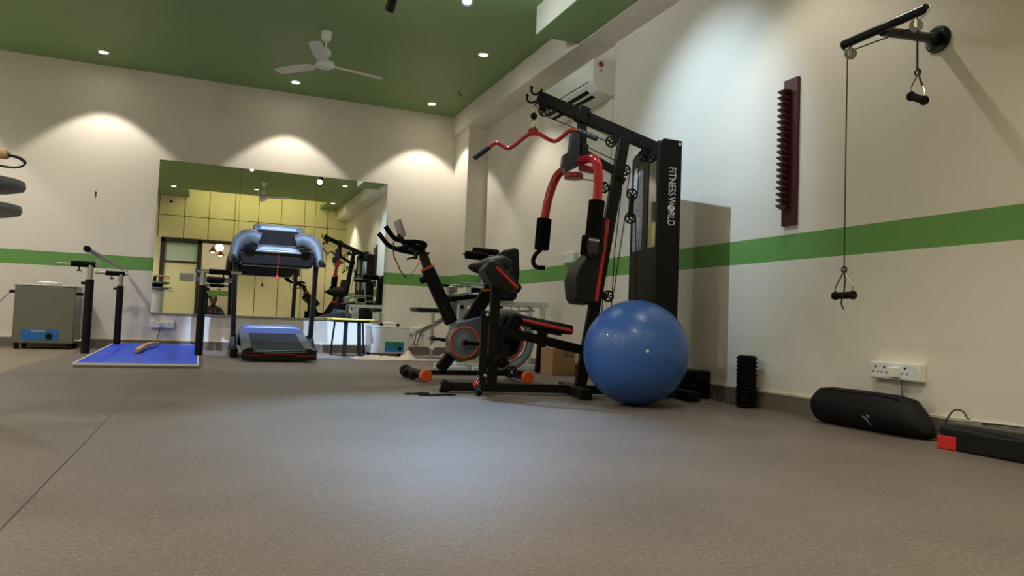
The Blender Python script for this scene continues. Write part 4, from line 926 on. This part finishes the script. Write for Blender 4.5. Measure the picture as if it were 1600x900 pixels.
MB().tube(cr([(-.005, -.34, .035), (.03, -.36, .07), (.06, -.39, .145), (.07, -.43, .15), (.075, -.45, .12), (.07, -.465, .121)], 6), .0035, 6).build('drawstring', M['cord'], Bg)

St = thing('step_platform', 'low black step platform with red end corner at right frame edge', 'step platform', (3.06, 1.85, 0))
MB().prism([(-.115, 0), (.125, 0), (.125, .106), (.10, .115), (-.08, .115), (-.115, .092)], (0, .0, 0), (1, 0, 0), (0, 0, 1), .80).build('platform', M['blackgloss'], St, .012, 3)
MB().box((-.112, .362, .03), (.012, .085, .058)).build('red_corner', mat('red_plastic', srgb(205, 32, 28), .5), St, .004)
MB().box((.055, -.12, .1155), (.03, .5, .002)).build('red_stripe', M['redpipe'], St)
MB().tube(cr([(.03, .31, .118), (.05, .2, .121), (.07, .08, .12), (.085, -.02, .122), (.1, -.1, .119)], 6), .0035, 6).build('cord', M['cord'], St)

Bl = thing('yoga_block', 'black foam block by the wall just behind the blue ball', 'foam block', (3.15, 4.30, 0), 0)
MB().box((0, 0, .05), (.125, .26, .096)).build('block', M['foam'], Bl, .012, 3)
b2_ = thing('yoga_block', 'black foam block stacked on top of another by the blue ball', 'foam block', (3.15, 4.29, .099), 0)
MB().box((0, 0, .048), (.12, .25, .092)).build('block', M['rubber'], b2_, .012, 3)
tc_ = thing('steel_cable', 'thin steel cable with bright clips along the right skirting', 'cable', (3.19, 3.9, 0))
MB().tube(cr([(0, .2, .008), (-.012, .1, .006), (-.004, .02, .006), (-.02, -.05, .006), (-.03, -.12, .006)], 6), .004, 6).build('cable', M['cord'], tc_)
for y, x in ((.155, -.01), (.06, -.012), (.02, -.004), (-.06, -.022)): MB().tube([V((x, y, .014)) + V((.004 * math.sin(a), .018 * math.cos(a), .011 * math.sin(a))) for a in [2 * PI * k / 14 for k in range(14)]], .003, 6, closed=True).build('clip', ch, tc_)
for (x, y, r, lab, ln) in ((1.22, 4.50, .35, 'thin black strap lying flat on the floor, the farther of two by the gym base', .17), (1.33, 4.42, .10, 'thin black strap lying flat on the floor, the nearer of two by the gym base', .24)):
    t = thing('flat_strap', lab, 'strap', (x, y, 0), r, 'flat straps on the floor')
    MB().rings([[V((ln * (k / 12 - .5), -.02 + .006 * math.sin(k), .003)), V((ln * (k / 12 - .5), .02 + .006 * math.sin(k), .003)), V((ln * (k / 12 - .5), .02 + .006 * math.sin(k), .007 + .004 * math.sin(k * .8) ** 2)), V((ln * (k / 12 - .5), -.02 + .006 * math.sin(k), .007 + .004 * math.sin(k * .8) ** 2))] for k in range(13)]).build('strap', M['rubber'], t)

# ------------------------------------------------------------------ round tray stand at the left edge
D_ = thing('tray_stand', 'white column stand with two grey round trays at the left frame edge', 'stand', (-.985, 3.7, 0))
MB().lathe([(.11, 0), (.11, .03), (.10, .05), (.10, .1), (.112, .55), (.128, .835), (.001, .84)], seg=32).build('column', M['whitemetal'], D_)
for z, r in ((.862, .205), (.968, .213)): MB().lathe([(.001, -.02), (r * .8, -.018), (r * .97, -.008), (r, .006), (r * .98, .026), (.001, .030)], (0, 0, z), (0, 0, 1), 40).build('round_tray', M['grey'], D_)
MB().cyl((0, 0, .885), (0, 0, .955), .095, seg=28).build('spacer', M['rubber'], D_)
MB().cyl((-.05, 0, .99), (-.05, 0, 1.085), .03, seg=18).build('top_post', M['rubber'], D_)
Wr = thing('rope_handle', 'wooden rope handle with black cord loop lying above the grey trays', 'rope handle', (-.985, 3.7, 1.085))
MB().lathe([(.001, -.09), (.018, -.088), (.02, -.03), (.017, .06), (.019, .12), (.013, .125)], (.02, 0, .02), (1, 0, 0), 18).build('handle', M['wood'], Wr)
MB().tube(cr([(.14, 0, .02), (.18, 0, .013), (.205, 0, -.004), (.195, .0, -.022), (.16, .01, -.030), (.10, .02, -.024), (.02, .025, -.008)], 6), [.0065] * 14 + [.0045] * 23, 8).build('cord_loop', M['cord'], Wr)

# ------------------------------------------------------------------ ceiling fans
def fan(lab, loc, a0):
    t = thing('ceiling_fan', lab, 'ceiling fan', loc, 0, 'white ceiling fans')
    MB().lathe([(.012, .327), (.055, .327), (.05, .26), (.03, .235), (.012, .23)], seg=24).build('canopy', M['white'], t)
    MB().cyl((0, 0, .05), (0, 0, .30), .011, seg=12).build('down_rod', M['white'], t)
    MB().lathe([(.02, .16), (.045, .15), (.055, .12), (.05, .09), (.025, .07)], seg=24).build('lower_canopy', M['white'], t)
    MB().lathe([(.001, -.045), (.05, -.042), (.085, -.02), (.095, .0), (.085, .025), (.05, .045), (.02, .06)], seg=32).build('motor', M['whitemetal'], t)
    for k in range(3):
        a = a0 + k * 2 * PI / 3; ca, sa = math.cos(a), math.sin(a)
        def P_(r, w, z): return V((ca * r - sa * w, sa * r + ca * w, z))
        bl = MB(); rg = []
        for r, w0, tw in ((.08, .03, .0), (.14, .035, .1), (.17, .055, .18), (.35, .062, .18), (.58, .058, .16), (.61, .045, .16)):
            rg.append([P_(r, w0, w0 * tw + .0), P_(r, -w0, -w0 * tw), P_(r, -w0, -w0 * tw - .004), P_(r, w0, w0 * tw - .004)])
        bl.rings(rg).build('blade', M['white'], t)
fan('white three blade ceiling fan hanging in front of the mirror wall', (.905, 7.33, H - .327), math.radians(-107))
fan('white ceiling fan near the entrance, seen only in the mirror', (.90, 2.65, H - .327), math.radians(30))
hk = thing('ceiling_hook', 'tiny dark hook on the green ceiling near the corner downlight', 'hook', (2.66, 8.45, H))
MB().tube(cr([(0, 0, 0), (0, 0, -.03), (.015, 0, -.05), (.03, 0, -.04)], 5), .006, 6).build('hook', M['rubber'], hk)
sk = thing('wall_plug', 'small dark screw plug on back wall left of the mirror', 'screw', (-1.31, YB, 1.77))
q = MB(); q.cyl((0, 0, .018), (0, -.012, .018), .008, seg=10); q.cyl((0, 0, -.018), (0, -.012, -.018), .008, seg=10); q.bar((0, -.008, .018), (0, -.008, -.018), .004, .004, (1, 0, 0)); q.build('screw', M['rubber'], sk)
dm = thing('dome_camera', 'small black dome camera on the entrance wall seen in the mirror', 'security camera', (-1.06, YF, 3.12))
MB().cyl((0, 0, 0), (0, .03, 0), .05, seg=20).build('base', M['white'], dm); MB().sph((0, .045, 0), .038, seg=18).build('dome', M['blackgloss'], dm)

# ------------------------------------------------------------------ the photographer, sitting low in the doorway (seen in the mirror)
Pn = thing('person', 'person in dark clothes sitting low and holding a phone, seen in the mirror', 'person', (.02, -.36, 0))
def skin(name, joints, edges, radii, m, parent, sub=2):
    me = bpy.data.meshes.new(name); me.from_pydata([V(j) for j in joints], edges, []); o = bpy.data.objects.new(name, me); COL.objects.link(o); o.parent = parent
    s = o.modifiers.new('skin', 'SKIN'); sv = me.skin_vertices[0].data if me.skin_vertices else None
    if sv is None:
        bm = bmesh.new(); bm.from_mesh(me); bm.verts.layers.skin.verify(); bm.to_mesh(me); bm.free(); sv = me.skin_vertices[0].data
    for k, r in enumerate(radii): sv[k].radius = (r, r) if not isinstance(r, tuple) else r
    sv[0].use_root = True
    u = o.modifiers.new('sub', 'SUBSURF'); u.levels = sub; u.render_levels = sub
    s.use_smooth_shade = True; me.materials.append(m); return o
J = [(0, -.10, .12), (0, -.08, .28), (0, -.05, .42), (0, -.03, .53), (0, .0, .60),                         # pelvis .. neck
     (-.17, -.03, .53), (-.25, .06, .38), (-.07, .27, .44), (.17, -.03, .53), (.25, .06, .38), (.07, .27, .44),   # arms
     (-.10, -.08, .11), (-.27, .17, .16), (-.06, .24, .075), (.10, -.08, .11), (.27, .17, .16), (.06, .30, .07),   # legs
     (0, .02, .65)]
Ed = [(0, 1), (1, 2), (2, 3), (3, 4), (3, 5), (5, 6), (6, 7), (3, 8), (8, 9), (9, 10), (0, 11), (11, 12), (12, 13), (0, 14), (14, 15), (15, 16), (4, 17)]
Rr = [.13, .13, .13, .11, .055, .06, .047, .03, .06, .047, .03, .09, .065, .05, .09, .065, .05, .05]
skin('body', J, Ed, Rr, M['cloth_dark'], Pn)
hd = MB(); rg = []
for z, rx, ry, yo in ((-.105, .03, .035, .03), (-.095, .045, .055, .025), (-.06, .062, .078, .012), (-.02, .071, .09, .004), (.03, .075, .096, 0), (.07, .07, .09, -.004), (.10, .05, .065, -.006), (.115, .02, .03, -.006)):
    rg.append([V((rx * math.cos(a), .03 + yo + ry * math.sin(a), .755 + z)) for a in [2 * PI * k / 24 for k in range(24)]])
hd.rings(rg); hd.sph((0, .127, .745), .016, (1, 1.1, 1.5), 12)
for s in (-1, 1): hd.sph((s * .075, .025, .75), .022, (.4, .8, 1.3), 12)
head = hd.build('head', M['skin'], Pn, 0, ang=70)
hp = V((0, .02, .66)); rx_ = Matrix.Rotation(-.55, 4, 'X'); head.matrix_local = Matrix.Translation(hp) @ rx_ @ Matrix.Translation(-hp)
for s in (-1, 1): MB().sph((s * .03, .113, .768), .011, seg=10).build('eye', M['hair'], head)
MB().sph((0, .108, .695), .02, (1.2, .4, .3), 12).build('mouth', M['darkred'], head)
MB().sph((0, .014, .80), .092, (1, 1.1, .95), 24).build('hair', M['hair'], head)
for s in (-1, 1):
    hm = MB(); hm.sph((s * .055, .30, .455), .030, (.55, 1.1, 1.2), 14)
    for k in range(4): hm.tube([(s * .052, .318, .475 - k * .016), (s * .044, .345, .478 - k * .016), (s * .030, .35 - .002 * k, .478 - k * .016)], [.0085, .008, .006], 8)
    hm.tube([(s * .06, .30, .48), (s * .05, .31, .50), (s * .035, .322, .505)], [.010, .009, .007], 8)
    hm.build('hand', M['skin'], Pn, 0, ang=70)
Ph = thing('phone', 'dark phone held low in both hands by the seated person', 'phone', (.02, -.085, .471))
MB().box((0, 0, 0), (.075, .009, .15), (0, PI / 2, 0)).build('phone_case', M['blackgloss'], Ph, .003)

SC.view_settings.view_transform = 'Standard'; SC.view_settings.look = 'None'; SC.view_settings.gamma = 1; SC.view_settings.use_curve_mapping = False
SC.view_settings.exposure = .43
wd = bpy.data.worlds.new('world'); SC.world = wd; wd.use_nodes = True; wd.node_tree.nodes['Background'].inputs[0].default_value = (.05, .05, .05, 1)
SC.cycles.max_bounces = 12; SC.cycles.diffuse_bounces = 6; SC.cycles.glossy_bounces = 6; SC.cycles.caustics_reflective = False; SC.cycles.caustics_refractive = False
